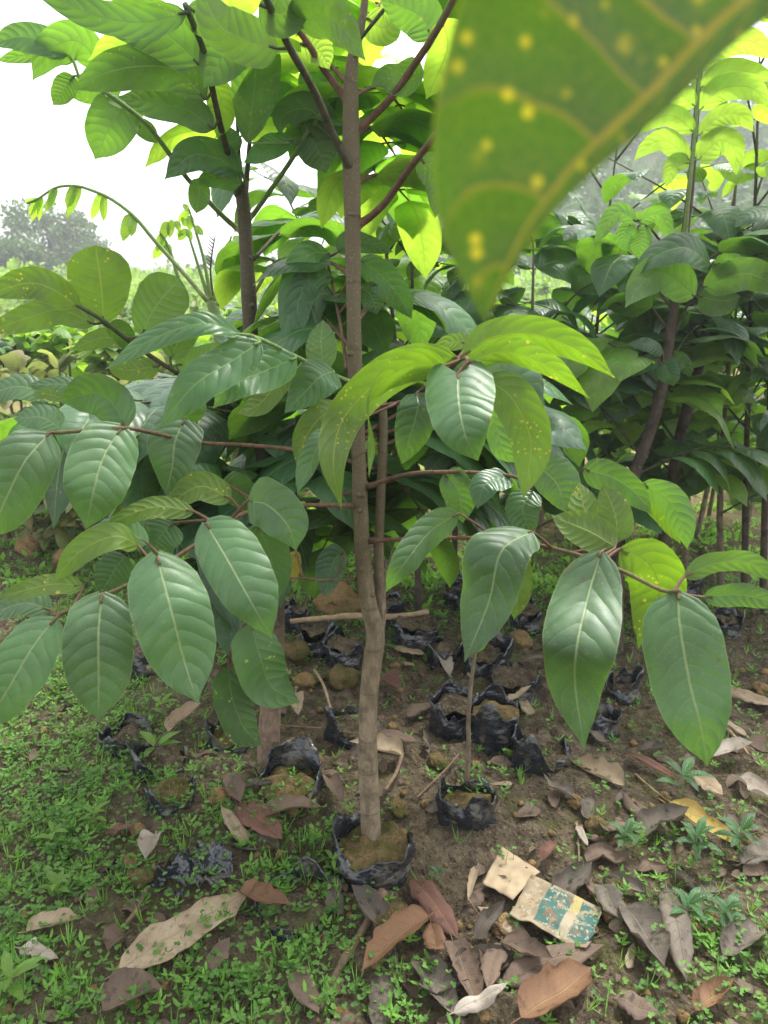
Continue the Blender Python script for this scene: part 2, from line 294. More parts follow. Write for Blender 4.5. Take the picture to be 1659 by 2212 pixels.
def weed_mat(name, a, b, t, tw=.4):
    g = NT(name); r = g.rnd(); c = g.mix(r, a, b); p = g.bsdf(c, .5, None, .3); tr = g.n('ShaderNodeBsdfTranslucent'); g.l(g.mix(r, tuple(x * .7 for x in t), t), tr.inputs[0])
    mx = g.n('ShaderNodeMixShader'); mx.inputs[0].default_value = tw; g.l(p, mx.inputs[1]); g.l(tr.outputs[0], mx.inputs[2]); return g.fin(mx.outputs[0])
M['weed'] = weed_mat('weed_green', (.055, .14, .03), (.15, .31, .055), (.2, .42, .05)); M['weed_b'] = weed_mat('bright_weed', (.085, .22, .035), (.2, .42, .07), (.4, .75, .08))
M['hill'] = clod_mat('hill_undergrowth', (.05, .08, .025), (.09, .13, .04), .5); M['far'] = weed_mat('far_foliage', (.04, .09, .025), (.16, .27, .07), (.12, .24, .05), .25)
g = NT('printed_card'); uv = g.uv(); sp = g.n('ShaderNodeSeparateXYZ'); g.l(uv, sp.inputs[0]); u, v = sp.outputs[0], sp.outputs[1]; ob = g.obj()
wear = g.noise(ob, 38, 6, .7); uu = g.math('ADD', u, g.math('MULTIPLY', g.noise(ob, 30, 3), .05))
teal = g.math('MULTIPLY', g.ss(uu, .3, .32), g.ss(v, .9, .85)); teal = g.math('MULTIPLY', teal, g.ss(v, .04, .09))
band = g.math('MULTIPLY', g.ss(uu, .62, .64), g.ss(uu, .76, .74)); tealm = g.math('MULTIPLY', g.math('MULTIPLY', teal, g.math('SUBTRACT', 1., band)), g.ss(wear, .62, .52))
c = g.mix(g.ss(g.noise(ob, 25, 4), .4, .65), (.28, .225, .14), (.19, .15, .1)); c = g.mix(tealm, c, (.04, .105, .09)); bm = g.math('MULTIPLY', band, g.ss(v, .35, .3)); c = g.mix(g.math('MULTIPLY', bm, .7), c, (.36, .31, .1))
c = g.mix(g.math('MULTIPLY', g.math('MULTIPLY', band, g.ss(v, .4, .5)), .6), c, (.3, .27, .2)); c = g.mix(g.ss(g.noise(ob, 55, 5), .54, .68), c, (.15, .1, .06)); c = g.mix(g.ss(g.noise(ob, 120, 4), .56, .66), c, (.3, .27, .2))
M['card_print'] = g.fin(g.bsdf(c, .8, g.bump(wear, .6, .002), .25))
g = NT('plain_card'); ob = g.obj(); c = g.mix(g.ss(g.noise(ob, 20, 5), .45, .7), (.36, .28, .18), (.26, .2, .13)); c = g.mix(g.ss(g.noise(ob, 48, 4), .66, .74), c, (.1, .07, .05)); M['card'] = g.fin(g.bsdf(c, .85, g.bump(g.noise(ob, 90, 4), .4, .001), .2))

# ---------------------------------------------------------------- ground and hills
def axis(lo, hi, step, far, grow=1.12):
    a = list(np.arange(lo, hi, step)); s = step; b = hi
    while b < far: a.append(b); s *= grow; b += s
    a.append(far); return a
xp = axis(0, 1.7, .013, 92); xs = np.array([-x for x in xp[:0:-1]] + xp)
ya = axis(.6, 3.6, .013, 93); yb = axis(0, .3, .1, 4.2, 1.3); ys = np.array([.6 - y for y in yb[:0:-1]] + ya)
X, Y = np.meshgrid(xs, ys, indexing='ij'); Z = gz(X, Y)
mb = MB(); mb.add(np.stack([X, Y, Z], -1).reshape(-1, 3), grid_q(len(xs), len(ys))[:, ::-1])
tag(link('ground', mb.mesh('ground'), M['soil']), kind='structure')
# hillside on the right
hx = np.linspace(-6, 80, 60); hy = np.linspace(20, 75, 30); X, Y = np.meshgrid(hx, hy, indexing='ij')
def hill_z(X, Y): return 8.6 * np.clip((X + 2 + (Y - 25) * .1) / 14, 0, 1) ** .8 * np.clip((Y - 20) / 22, 0, 1) ** 1.1 * (.85 + .3 * vn(X / 6, Y / 6, 3)) - .3
mb = MB(); mb.add(np.stack([X, Y, hill_z(X, Y)], -1).reshape(-1, 3), grid_q(60, 30)[:, ::-1]); tag(link('hill', mb.mesh('hill'), M['hill']), kind='structure')
def quad_leaves(mb, C, D, U, L, Wd, rnd):
    """many small pointed leaves: centre base C, direction D, side U, length L, half width Wd -> 2 quads each"""
    n = len(C); D = nrm(D); N = nrm(np.cross(D, U)); S = np.cross(N, D); L = L[:, None]; Wd = Wd[:, None]
    p0 = C; p1 = C + D * L * .3 + S * Wd * .85 + N * Wd * .15; p2 = C + D * L * .65 + S * Wd * .9; p3 = C + D * L - N * L * .1; p4 = C + D * L * .65 - S * Wd * .9; p5 = C + D * L * .3 - S * Wd * .85 + N * Wd * .15
    V = np.stack([p0, p1, p2, p3, p4, p5], 1).reshape(-1, 3); b = np.arange(n)[:, None] * 6
    Q = np.concatenate([b + np.array([[0, 1, 2, 5]]), b + np.array([[5, 2, 3, 4]])]); mb.add(V, Q, None, None, np.repeat(rnd, 6))
def rdir(n): d = rng.normal(size=(n, 3)); return nrm(d)
def clump(mb, c, rad, n, L, flat=.8):
    d = rdir(n) * (rng.random((n, 1)) ** .4); d[:, 2] *= flat; C = np.asarray(c) + d * rad
    D = nrm(rdir(n) + nrm(d) * .8 + np.array([0, 0, -.2])); quad_leaves(mb, C, D, rdir(n), L * rng.uniform(.6, 1.3, n), L * .35 * rng.uniform(.7, 1.2, n), np.clip(rng.random() * .7 + .3 * rng.random(n), 0, 1))
mb = MB()
for i in range(620):
    x = rng.uniform(-4, 42); y = rng.uniform(22, 52); z = float(hill_z(x, y)); r_ = rng.uniform(.7, 2.2)
    clump(mb, (x, y, z + r_ * .4), r_, int(130 * r_), .34)
tag(link('hillside_woodland', mb.mesh('hillside_woodland', False), M['far']), 'pale green scrubby woodland covering the hillside behind', 'woodland', kind='stuff')
mb = MB()
for i in range(240):
    y = rng.uniform(13, 34); x = rng.uniform(-.75, .75) * y; r_ = rng.uniform(.4, .8); clump(mb, (x, y, .75 + rng.uniform(0, .25) + (y - 13) * .015), r_, 150, .15)
tag(link('far_nursery_foliage', mb.mesh('far_nursery_foliage', False), M['leaf_pale']), 'mass of pale green young plants along the horizon', 'nursery plants', kind='stuff')
def far_tree(D, Y, h, w, label, mat='far'):
    p = at(D, 606, Y); root = tag(link('broadleaf_tree', None, None, loc=(p[0], Y, 0)), label, 'tree')
    t = MB(); add_tube(t, [(0, 0, -.2), (.1, 0, h * .5), (0, .1, h * .8)], .16, .06); 
    for k in range(5): a = k * 1.3; add_tube(t, [(0, 0, h * (.3 + .08 * k)), (math.cos(a) * w * .3, math.sin(a) * w * .3, h * (.6 + .06 * k))], .06, .02, 5)
    link('trunk', t.mesh('trunk'), M['bark_dark'], root); cm = MB()
    for i in range(34):
        a = rng.uniform(0, 6.28); q = rng.uniform(0, 1) ** .5; z = rng.uniform(.25, 1); ww = w * .5 * q * math.sin(min(1, (1.15 - z) * 1.6) * 1.57)
        clump(cm, (math.cos(a) * ww, math.sin(a) * ww, z * h), rng.uniform(.35, .75), 190, .2)
    link('crown', cm.mesh('crown', False), M[mat], root)
far_tree(115, 34, 4.1, 4.6, 'hazy rounded tree standing highest on the far left horizon')
far_tree(20, 30, 2.6, 4.0, 'low hazy tree at the left edge of the horizon'); far_tree(195, 38, 2.9, 3.2, 'small hazy tree just right of the rounded tree on the horizon')

# ---------------------------------------------------------------- nursery saplings behind
def sapling_mesh(h, seed, L0, simple=True):
    r = np.random.default_rng(seed); st = MB(); lf = MB(); lean = r.uniform(-.08, .08, 2)
    P = [np.array([0, 0, -.02]), np.array([lean[0] * .5, lean[1] * .5, h * .5]), np.array([lean[0], lean[1], h])]
    C = add_tube(st, P, .011, .004, 6, 12)
    nb = int(7 + 5 * r.random())
    ends = [(C[-1], np.array([0, 0, 1.]))]
    for k in range(nb):
        t = r.uniform(.12, .97); p = C[int(t * 11)]; a = k * 2.4 + r.uniform(-.4, .4); d = np.array([math.cos(a), math.sin(a), r.uniform(.3, .9)]); l = r.uniform(.1, .26)
        e = p + nrm(d) * l; add_tube(st, [p, e], .004, .0025, 5, 4); ends.append((e, nrm(d)))
        for m_ in range(3): ends.append((p + (e - p) * r.uniform(.3, .9), nrm(d)))
    for e, d in ends:
        for m_ in range(6):
            a = r.uniform(0, 6.28); dd = nrm(np.array([math.cos(a), math.sin(a), r.uniform(-.2, .9)]) + d * .5); L = L0 * r.uniform(.6, 1.2)
            e2 = e - d * r.uniform(0, .05); P = [e2, e2 + dd * L * .5 + [0, 0, .01], e2 + dd * L + [0, 0, -L * .3]]
            add_leaf(lf, P, nrm(np.array([0, 0, 1.]) + r.normal(size=3) * .45), L * .21, 7, 4, .2, .3, .05, rnd=r.random(), seed=m_)
    return st.mesh('stem'), lf.mesh('foliage')
VAR = []
for k, (h, L0, mt) in enumerate([(.95, .15, 'leaf_pale'), (.85, .14, 'leaf_red'), (1.1, .15, 'leaf_pale'), (.9, .15, 'leaf_lime'), (1.0, .16, 'leaf_mid'), (.75, .13, 'leaf_red')]):
    a, b = sapling_mesh(h, 50 + k, L0); a.materials.append(M['stem_red']); b.materials.append(M[mt]); VAR.append((a, b, mt, h))
LB = {'leaf_pale': 'pale green sapling in the crowded nursery rows behind', 'leaf_red': 'sapling with reddish young leaves in the nursery rows behind', 'leaf_lime': 'lime green sapling in the nursery rows behind', 'leaf_mid': 'darker green sapling in the nursery rows behind'}
def bgsap(x, y, k, s=1.):
    a, b, mt, h = VAR[k]; o = tag(link('nursery_sapling', None, None, loc=(x, y, 0)), LB[mt], 'sapling', 'saplings in the nursery rows, ' + mt[5:])
    o.rotation_euler = (0, 0, rng.uniform(0, 6.28)); o.scale = (s, s, s); link('stem', a, None, o); link('foliage', b, None, o)
for i in range(125):
    y = 3.6 + 9.5 * rng.random() ** 1.2; x = rng.uniform(-.58, .56) * y
    if x > -.05 * y and y < 5.5: continue
    k = int(rng.choice([0, 2, 3, 1, 5, 4])) if x < 0 else int(rng.choice([0, 2, 3, 4, 4, 0]))
    bgsap(x, y, k, rng.uniform(.8, 1.08))
for (px, Y, k) in [(30, 3.2, 1), (110, 3.4, 1), (190, 3.1, 5), (250, 3.5, 0), (330, 3.3, 1), (60, 3.9, 0), (150, 4.1, 1), (420, 3.8, 3), (560, 3.9, 0), (-20, 3.4, 5), (290, 3.9, 5), (660, 4.2, 2), (1060, 3.9, 0), (1200, 4.1, 3), (1340, 3.9, 0), (1560, 3.7, 3), (1660, 4.2, 0)]:
    p = at(px, 900, Y); bgsap(p[0], Y, k, 1.)

# ---------------------------------------------------------------- the timber saplings in front
def frond_mesh(mb, P, n, L, r, hwf=.31, start=.25, droop=.62, matnu=11, nv=6, st_r=.0028, objs=None, col_rnd=None, prof='ell', up=None, term=True):
    C = add_tube(mb, P, st_r * 1.5, st_r * .6, 6, 18); m = len(C)
    out = []; T = nrm(np.gradient(C, axis=0))
    for k in range(n):
        t = start + (1 - start) * (k + .3) / n
        for sd in ((-1, 1) if not (term and k == n - 1) else (-1, 1, 0)):
            i = min(m - 1, int(t * (m - 1))) if sd else m - 1; p = C[i]; tg = T[i]; sv = nrm(np.cross(tg, [0, 0, 1.]) + 1e-6)
            ll = L * r.uniform(.75, 1.15) * (.75 + .5 * math.sin(math.pi * min(1, .2 + t * .75)))
            d = nrm(tg * r.uniform(.25, .6) + sv * sd * r.uniform(.7, 1.) + np.array([0, 0, r.uniform(-.1, .3)])) if sd else tg
            g_ = np.array([0, 0, -1.]); dr = droop * r.uniform(.6, 1.6)
            b0 = p + d * .012; Pl = [b0, b0 + d * ll * .33 + g_ * dr * ll * .08, b0 + d * ll * .66 + g_ * dr * ll * .4, b0 + d * ll * .9 + g_ * dr * ll * .95]
            N = nrm(np.array([0, 0, 1.]) + r.normal(size=3) * .28 + d * .15)
            out.append((p, Pl, N, ll * hwf * r.uniform(.85, 1.15), r.random(), int(r.integers(99))))
    for (p, Pl, N, hw, rn, sdn) in out:
        add_tube(mb, [p, Pl[0]], st_r * .7, st_r * .6, 5, 3)
        if objs is None: add_leaf(mb_leaf(mb), Pl, N, hw, matnu, nv, .22, .3, .07, prof=prof, rnd=rn, seed=sdn)
        else: objs.append((Pl, N, hw, rn, sdn))
    return C
_ml = {}
def mb_leaf(mb):
    if id(mb) not in _ml: _ml[id(mb)] = MB()
    return _ml[id(mb)]
def two_mat_mesh(stem, leaf, name, m1, m2, origin):
    """stem + leaflets of one compound leaf in one mesh with two materials"""
    n1 = sum(len(q) for q in stem.q); t1 = sum(len(q) for q in stem.t)
    a = MB(); a.v = stem.v + leaf.v; a.uv = stem.uv + leaf.uv; a.r = stem.r + leaf.r
    a.q = stem.q + [q + stem.n for q in leaf.q]; a.t = stem.t; a.n = stem.n + leaf.n
    me = a.mesh(name, True, origin); me.materials.append(m1); me.materials.append(m2)
    nq = sum(len(q) for q in a.q); idx = np.zeros(len(me.polygons), np.int32); idx[n1:nq] = 1; me.polygons.foreach_set('material_index', idx); return me
class Tree:
    def __init__(s, label, base, name='timber_sapling', group=None):
        s.o = np.array([base[0], base[1], 0.]); s.root = tag(link(name, None, None, loc=tuple(s.o)), label, 'sapling tree', group)
    def part(s, name, mb, mat, parent=None): return link(name, mb.mesh(name, True, s.o), M[mat], parent or s.root)
    def trunk(s, P, r0, r1, mat='bark', knob=.09, prof=None, extra=(), scars=8, seed=1):
        mb = MB(); C = add_tube(mb, P, r0, r1, 14, 60, knob=knob, seed=seed, prof=prof)
        for (Q, a, b) in extra: add_tube(mb, Q, a, b, 10, 24, knob=knob * .7, seed=seed + 3)
        rr = np.random.default_rng(seed)
        for k in range(scars):      # leaf scars: small raised shields
            i = int(rr.uniform(.3, .97) * 59); rad = r0 + (r1 - r0) * i / 59.; a = rr.uniform(-2.4, -.7)
            d = np.array([math.cos(a), math.sin(a), 0]); add_tube(mb, [C[i] + d * rad * .55, C[i] + d * rad * 1.12 + [0, 0, .002]], rad * .42, rad * .3, 8, 4)
        s.part('trunk', mb, mat); return C
    def frond(s, P, n, L, seed, mat='leaf_mid', stem='stem_dark', objs=False, **k):
        r = np.random.default_rng(seed); mb = MB(); lst = [] if objs else None; frond_mesh(mb, P, n, L, r, objs=lst, **k)
        if objs:
            f = s.part('compound_leaf', mb, stem)
            for (Pl, N, hw, rn, sd_) in lst:
                m2 = MB(); add_leaf(m2, Pl, N, hw, 14, 8, .2, .3, .06, rnd=rn, seed=sd_); s.part('leaflet', m2, mat, f)
        else:
            link('compound_leaf', two_mat_mesh(mb, mb_leaf(mb), 'compound_leaf', M[stem], M[mat], s.o), None, s.root)
            _ml.pop(id(mb), None)
    def hand(s, rach, leaves, stem='stem_red', r0=.0045, r1=.003, mat='leaf'):
        """rach: [(px, py, Y)...]; leaves: dicts of pixel midribs at real distances"""
        mb = MB(); C = add_tube(mb, [at(*p) for p in rach], r0 * .85, r1 * .9, 8, 10 * len(rach), prof=lambda t: 1 + .9 * np.exp(-t * 22), knob=.08) if rach else None; L3 = []
        for lf in leaves:
            pts, hw, roll = lf[0], lf[1], lf[2]; k = lf[3] if len(lf) > 3 else {}
            P = np.array([at(*p) for p in pts]); view = CO - P; T = nrm(np.gradient(P, axis=0)); rl = np.linspace(roll, k.get('roll1', roll), len(P)); N = []
            for i in range(len(P)):
                n0 = nrm(view[i]); n0 = nrm(n0 - n0.dot(T[i]) * T[i]); b = np.cross(T[i], n0); a = R(rl[i]); N.append(n0 * math.cos(a) + b * math.sin(a))
            wr = np.random.default_rng(int(pts[0][0] * 7 + pts[0][1]))
            for i in range(1, len(P) - 1): P[i] = P[i] + np.array(N[i]) * np.linalg.norm(P[-1] - P[0]) * wr.uniform(-.1, .1)
            mid = pts[len(pts) // 2]; H = hw * wr.uniform(.86, 1.) * mpp(mid[1], mid[2]) / max(.45, abs(math.cos(R(roll))))
            if C is not None:
                j = np.argmin(((C - P[0]) ** 2).sum(1)); dd = np.linalg.norm(C[j] - P[0])
                if dd < .12: add_tube(mb, [C[j], P[0], P[0] + T[0] * .012], .0024, .0018, 6, 8)
            L3.append((P, N, H, dict(k, fold=k.get('fold', .12) + wr.uniform(-.08, .14))))
        f = s.part('compound_leaf', mb, stem) if mb.n else None
        for j, (P, N, H, k) in enumerate(L3):
            m2 = MB(); add_leaf(m2, P, N, H, k.get('nu', 26), 12, k.get('fold', .12), k.get('drp', .18), k.get('wave', .05) * 2.4, k.get('prof', 'ell'), k.get('cord', 0), k.get('hl', 1), k.get('hr', 1), (j * .37) % 1 * .5, j + len(pts), k.get('curl', 0))
            s.part('leaflet', m2, k.get('mat', mat), f)
def vert(pts, Y): return [at(x, y, Y) for x, y in pts]

# --- main tree A
bA = gpt(806, 1835); YA = bA[1]
A = Tree('nearest timber sapling with grey-brown trunk rising from a black bag in the middle', bA)
A.trunk([bA - [0, 0, .04]] + vert([(797, 1700), (795, 1560), (803, 1440), (812, 1370), (795, 1300), (784, 1200), (777, 1050), (771, 900), (766, 760), (763, 600), (761, 480), (758, 300), (758, 160), (768, 100), (784, 40), (792, -50)], YA), .0215, .0105, 'bark_main',
        prof=lambda t: 1 + .35 * np.exp(-t * 30) - .12 * np.exp(-((t - .55) / .2) ** 2) + .22 * np.exp(-((t - .84) / .07) ** 2) - .45 * np.clip((t - .9) / .08, 0, 1) + .12 * np.exp(-((t - .31) / .04) ** 2),
        extra=[(vert([(815, 1380), (822, 1320), (818, 1200), (822, 1080), (828, 940), (826, 860)], YA + .03), .012, .008), (vert([(768, 1100), (790, 1040)], YA), .008, .006)], scars=14)
def LF(*a): return a
# centre frond with the heart-shaped leaf
A.hand([(778, 905, YA), (820, 880, 1.22), (885, 862, 1.12), (950, 810, 1.02), (1000, 775, .97), (1012, 780, .94)], [
    ([(990, 806, .93), (994, 880, .88), (1006, 940, .86), (1032, 995, .87)], 90, 4, dict(prof='cordate', cord=.24, fold=.1, drp=.25)),
    ([(1000, 768, .97), (1060, 728, .99), (1150, 716, 1.0), (1254, 748, 1.0), (1330, 818, .98)], 38, 205, dict(mat='leaf_spot', fold=.3)),
    ([(1008, 785, .95), (1090, 768, .95), (1190, 790, .93), (1275, 862, .9)], 34, 200, dict(mat='leaf_spot', roll1=235)),
    ([(985, 772, .98), (920, 770, 1.0), (830, 815, 1.0), (745, 900, 1.0), (722, 1000, .98), (738, 1100, .96)], 44, 165, dict(mat='leaf_spot', roll1=190)),
    ([(960, 790, .96), (890, 800, .95), (815, 870, .93), (775, 950, .92), (797, 1032, .9)], 50, 150, dict(mat='leaf_spot', roll1=60)),
    ([(900, 850, 1.08), (905, 880, 1.06), (885, 940, 1.05), (868, 1003, 1.06)], 54, 15, dict(mat='leaf_dark', prof='heart', cord=.06)),
    ([(735, 880, 1.15), (690, 905, 1.12), (655, 950, 1.1), (640, 1005, 1.1)], 34, 190, dict(mat='leaf_spot')),
    ([(725, 930, 1.1), (690, 965, 1.07), (660, 1010, 1.06), (642, 1066, 1.05)], 30, 25, dict(hl=.6)),
    ([(1045, 815, .95), (1105, 865, .95), (1148, 960, .94), (1130, 1078, .93)], 48, 170, dict(mat='leaf_spot')),
    ([(1050, 850, 1.1), (1070, 920, 1.1), (1090, 970, 1.1), (1120, 1000, 1.1)], 30, 20, dict()),
    ([(1010, 745, 1.02), (985, 735, 1.04), (960, 745, 1.06), (930, 790, 1.06)], 20, 200, dict(mat='leaf_spot')),
], mat='leaf')
# lower right frond
A.hand([(795, 1168, YA), (1000, 1162, 1.15), (1130, 1172, 1.02), (1240, 1196, .94), (1340, 1232, .88), (1430, 1275, .84), (1468, 1275, .82)], [
    ([(1330, 1182, .94), (1270, 1150, .96), (1190, 1115, .97)], 40, 195, dict(mat='leaf_spot')),
    ([(1335, 1170, .96), (1328, 1110, .98), (1300, 1045, 1.0)], 36, 180, dict(mat='leaf_spot')),
    ([(1290, 1180, .98), (1265, 1110, 1.0), (1250, 1040, 1.03)], 38, 175, dict(mat='leaf_spot')),
    ([(1148, 1148, .95), (1085, 1205, .9), (1045, 1300, .87), (1003, 1430, .86)], 74, 22, dict(drp=.3, hl=.85)),
    ([(990, 1108, 1.06), (935, 1150, 1.03), (872, 1215, 1.0), (832, 1280, 1.0)], 36, -25, dict()),
    ([(1300, 1190, .88), (1272, 1265, .83), (1248, 1400, .79), (1240, 1500, .78), (1262, 1620, .78)], 86, 6, dict(fold=.05, drp=.22, wave=.04)),
    ([(1464, 1278, .83), (1472, 1350, .79), (1494, 1480, .76), (1512, 1560, .75), (1528, 1655, .75)], 100, -6, dict(fold=.04, drp=.22, wave=.05)),
    ([(1340, 1185, .93), (1400, 1215, .93), (1415, 1290, .93), (1378, 1400, .93)], 62, 195, dict(mat='leaf_spot')),
    ([(1478, 1245, .84), (1550, 1222, .84), (1620, 1225, .84), (1700, 1262, .84)], 28, 210, dict()),
    ([(1520, 1290, .88), (1600, 1282, .88), (1700, 1310, .87)], 26, 20, dict()),
], mat='leaf')
A.hand([(790, 1052, YA), (900, 1022, 1.22), (1090, 1026, 1.15), (1180, 1060, 1.1), (1290, 1090, 1.07), (1345, 1092, 1.05)], [
    ([(1162, 1008, 1.08), (1200, 1045, 1.05), (1222, 1108, 1.04)], 42, 15, dict(hl=1.2)),
    ([(1258, 1014, 1.06), (1320, 1030, 1.03), (1370, 1068, 1.01), (1408, 1112, 1.0)], 36, 20, dict(hr=1.15)),
    ([(1385, 1045, 1.04), (1440, 1085, 1.02), (1472, 1130, 1.01), (1485, 1188, 1.0)], 32, 30, dict(mat='leaf')),
    ([(1380, 1060, 1.06), (1430, 1110, 1.05), (1470, 1175, 1.04)], 26, 200, dict(mat='leaf_spot')),
    ([(1100, 1030, 1.15), (1050, 1050, 1.12), (1030, 1100, 1.1)], 34, 30, dict(mat='leaf_dark')),
    ([(1150, 1060, 1.14), (1130, 1100, 1.12), (1150, 1160, 1.1)], 40, 20, dict(mat='leaf_dark')),
    ([(960, 1022, 1.2), (990, 1060, 1.18), (1000, 1130, 1.17)], 38, 25, dict(mat='leaf_dark')),
], mat='leaf', stem='stem_red')
# lower left frond, the big hanging leaves
A.hand([(765, 1092, YA), (640, 1092, 1.17), (530, 1108, 1.05), (440, 1165, .95), (330, 1235, .9), (262, 1270, .88), (150, 1318, .88), (120, 1330, .88)], [
    ([(445, 1130, .93), (490, 1205, .88), (545, 1295, .86), (588, 1380, .85)], 76, 8, dict(fold=.05, hl=1.12, hr=.9, cord=.03)),
    ([(340, 1203, .86), (370, 1310, .81), (402, 1430, .79), (428, 1520, .79)], 86, -5, dict(fold=.06, drp=.22, cord=.05)),
    ([(220, 1284, .87), (212, 1370, .83), (212, 1470, .81), (212, 1558, .81)], 80, 4, dict(fold=.06, drp=.2, cord=.03)),
    ([(122, 1334, .87), (70, 1390, .83), (15, 1490, .81), (-40, 1580, .81)], 62, 12, dict(fold=.05)),
    ([(300, 1180, .95), (250, 1162, .93), (180, 1190, .92), (115, 1258, .92)], 34, 205, dict(mat='leaf_spot', roll1=190)),
    ([(320, 1175, .97), (260, 1142, .97), (205, 1150, .96), (165, 1190, .96)], 24, 40, dict()),
    ([(180, 1268, .93), (110, 1262, .92), (-10, 1292, .92)], 24, 200, dict(mat='leaf_spot')),
    ([(110, 1318, .95), (50, 1300, .95), (-30, 1330, .95)], 30, 30, dict()),
    ([(535, 1082, 1.0), (575, 1090, .97), (620, 1135, .95), (640, 1190, .95)], 54, 10, dict(hl=1.1)),
    ([(500, 1078, 1.05), (430, 1050, 1.04), (355, 1098, 1.03)], 32, 195, dict(mat='leaf_spot')),
    ([(420, 1105, 1.0), (330, 1095, .98), (222, 1137, .97)], 26, 200, dict(mat='leaf_spot')),
    ([(372, 1130, 1.05), (345, 1165, 1.04), (330, 1215, 1.03)], 44, 10, dict(mat='leaf_dark', prof='heart')),
    ([(270, 1200, 1.04), (240, 1240, 1.03), (215, 1290, 1.03)], 38, 15, dict(mat='leaf_dark')),
    ([(555, 1130, 1.1), (580, 1200, 1.1), (600, 1300, 1.1)], 48, 30, dict(mat='leaf_dark')),
    ([(480, 1040, 1.15), (520, 1060, 1.15), (560, 1110, 1.14)], 40, 20, dict(mat='leaf_mid')),
], mat='leaf')
A.hand([(768, 1252, YA), (690, 1253, 1.25), (620, 1250, 1.18), (560, 1290, 1.1), (500, 1400, 1.05)], [
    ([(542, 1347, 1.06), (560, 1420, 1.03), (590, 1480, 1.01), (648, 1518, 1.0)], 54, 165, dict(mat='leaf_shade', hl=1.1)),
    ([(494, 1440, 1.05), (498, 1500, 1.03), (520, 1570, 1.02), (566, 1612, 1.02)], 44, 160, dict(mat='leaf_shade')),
    ([(640, 1190, 1.25), (635, 1220, 1.25), (632, 1260, 1.25)], 16, 10, dict(mat='leaf_yellow')),
    ([(745, 1190, 1.3), (718, 1215, 1.3), (700, 1290, 1.28)], 34, 10, dict(mat='leaf_dark')),
], stem='stem_red', r0=.0025, r1=.002)
A.hand([(745, 988, YA), (640, 972, 1.27), (540, 962, 1.2), (430, 956, 1.12), (330, 935, 1.05), (262, 925, 1.0), (120, 935, .98)], [
    ([(262, 925, 1.0), (225, 985, .96), (205, 1060, .94), (186, 1142, .94)], 74, 6, dict(fold=.1, cord=.04)),
    ([(272, 925, 1.02), (245, 875, 1.03), (205, 848, 1.04), (128, 868, 1.05)], 52, -20, dict(mat='leaf_dark')),
    ([(108, 935, .97), (55, 1000, .94), (10, 1090, .93), (-25, 1165, .93)], 70, 10, dict(fold=.1)),
    ([(400, 905, 1.1), (378, 950, 1.07), (372, 1010, 1.06), (358, 1068, 1.06)], 62, 12, dict(prof='heart')),
    ([(395, 915, 1.12), (420, 880, 1.12), (438, 845, 1.13)], 26, 25, dict(mat='leaf_dark')),
    ([(130, 925, 1.1), (90, 900, 1.1), (30, 905, 1.1)], 34, 30, dict()),
    ([(100, 850, 1.2), (40, 840, 1.2), (-40, 860, 1.2)], 34, 35, dict()),
    ([(140, 862, 1.15), (100, 850, 1.15), (68, 855, 1.15)], 14, 200, dict(mat='leaf_spot')),
    ([(215, 855, 1.2), (160, 835, 1.2), (60, 830, 1.2)], 22, 30, dict()),
], mat='leaf')
A.hand([(768, 830, YA), (700, 800, 1.2), (640, 770, 1.12), (575, 738, 1.05), (540, 724, 1.02)], [
    ([(562, 738, 1.02), (500, 765, .98), (420, 835, .96), (345, 925, .95)], 50, 25, dict(fold=.25, hl=1.1, mat='leaf_mid')),
    ([(640, 772, 1.08), (570, 795, 1.05), (510, 835, 1.04), (460, 882, 1.03)], 46, 20, dict(fold=.25, mat='leaf_mid')),
    ([(520, 722, 1.02), (440, 712, 1.0), (330, 735, .99), (225, 800, .98)], 26, 40, dict(mat='leaf_mid')),
    ([(722, 802, 1.15), (690, 818, 1.12), (655, 850, 1.11), (615, 892, 1.1)], 44, 15, dict(prof='heart', mat='leaf_mid')),
    ([(640, 800, 1.14), (600, 820, 1.14), (560, 870, 1.13), (510, 895, 1.12)], 34, 200, dict(mat='leaf_spot')),
    ([(700, 800, 1.2), (695, 750, 1.22), (698, 690, 1.25)], 36, 170, dict(mat='leaf_mid')),
], mat='leaf', stem='stem_green')
# petioles at the top of tree A leaving the frame, with the leaves around them
A.hand([(758, 365, YA), (745, 340, 1.31), (715, 280, 1.28), (680, 200, 1.22), (630, 110, 1.12), (585, 20, 1.05), (560, -40, 1.0)], [
    ([(645, 62, 1.08), (700, 22, 1.04), (745, 60, 1.0), (790, 132, .98)], 44, 30, dict(mat='leaf_dark', fold=.35, hl=1.2)),
    ([(600, 105, 1.12), (540, 90, 1.12), (470, 50, 1.1), (430, -40, 1.1)], 56, 180, dict()),
    ([(560, 10, 1.05), (610, 30, 1.05), (660, -30, 1.05)], 50, 180, dict(mat='leaf_mid')),
], stem='stem_dark', r0=.0075, r1=.005)
A.hand([(757, 225, YA), (737, 200, 1.34), (700, 150, 1.32), (655, 80, 1.28), (610, 30, 1.25), (560, -30, 1.2)], [
    ([(650, 95, 1.3), (690, 110, 1.3), (712, 150, 1.3)], 34, 180, dict(mat='leaf_lime')), ([(560, 60, 1.3), (500, 100, 1.3), (440, 190, 1.3)], 60, 175, dict(mat='leaf_mid'))], stem='stem_red', r0=.007, r1=.005)
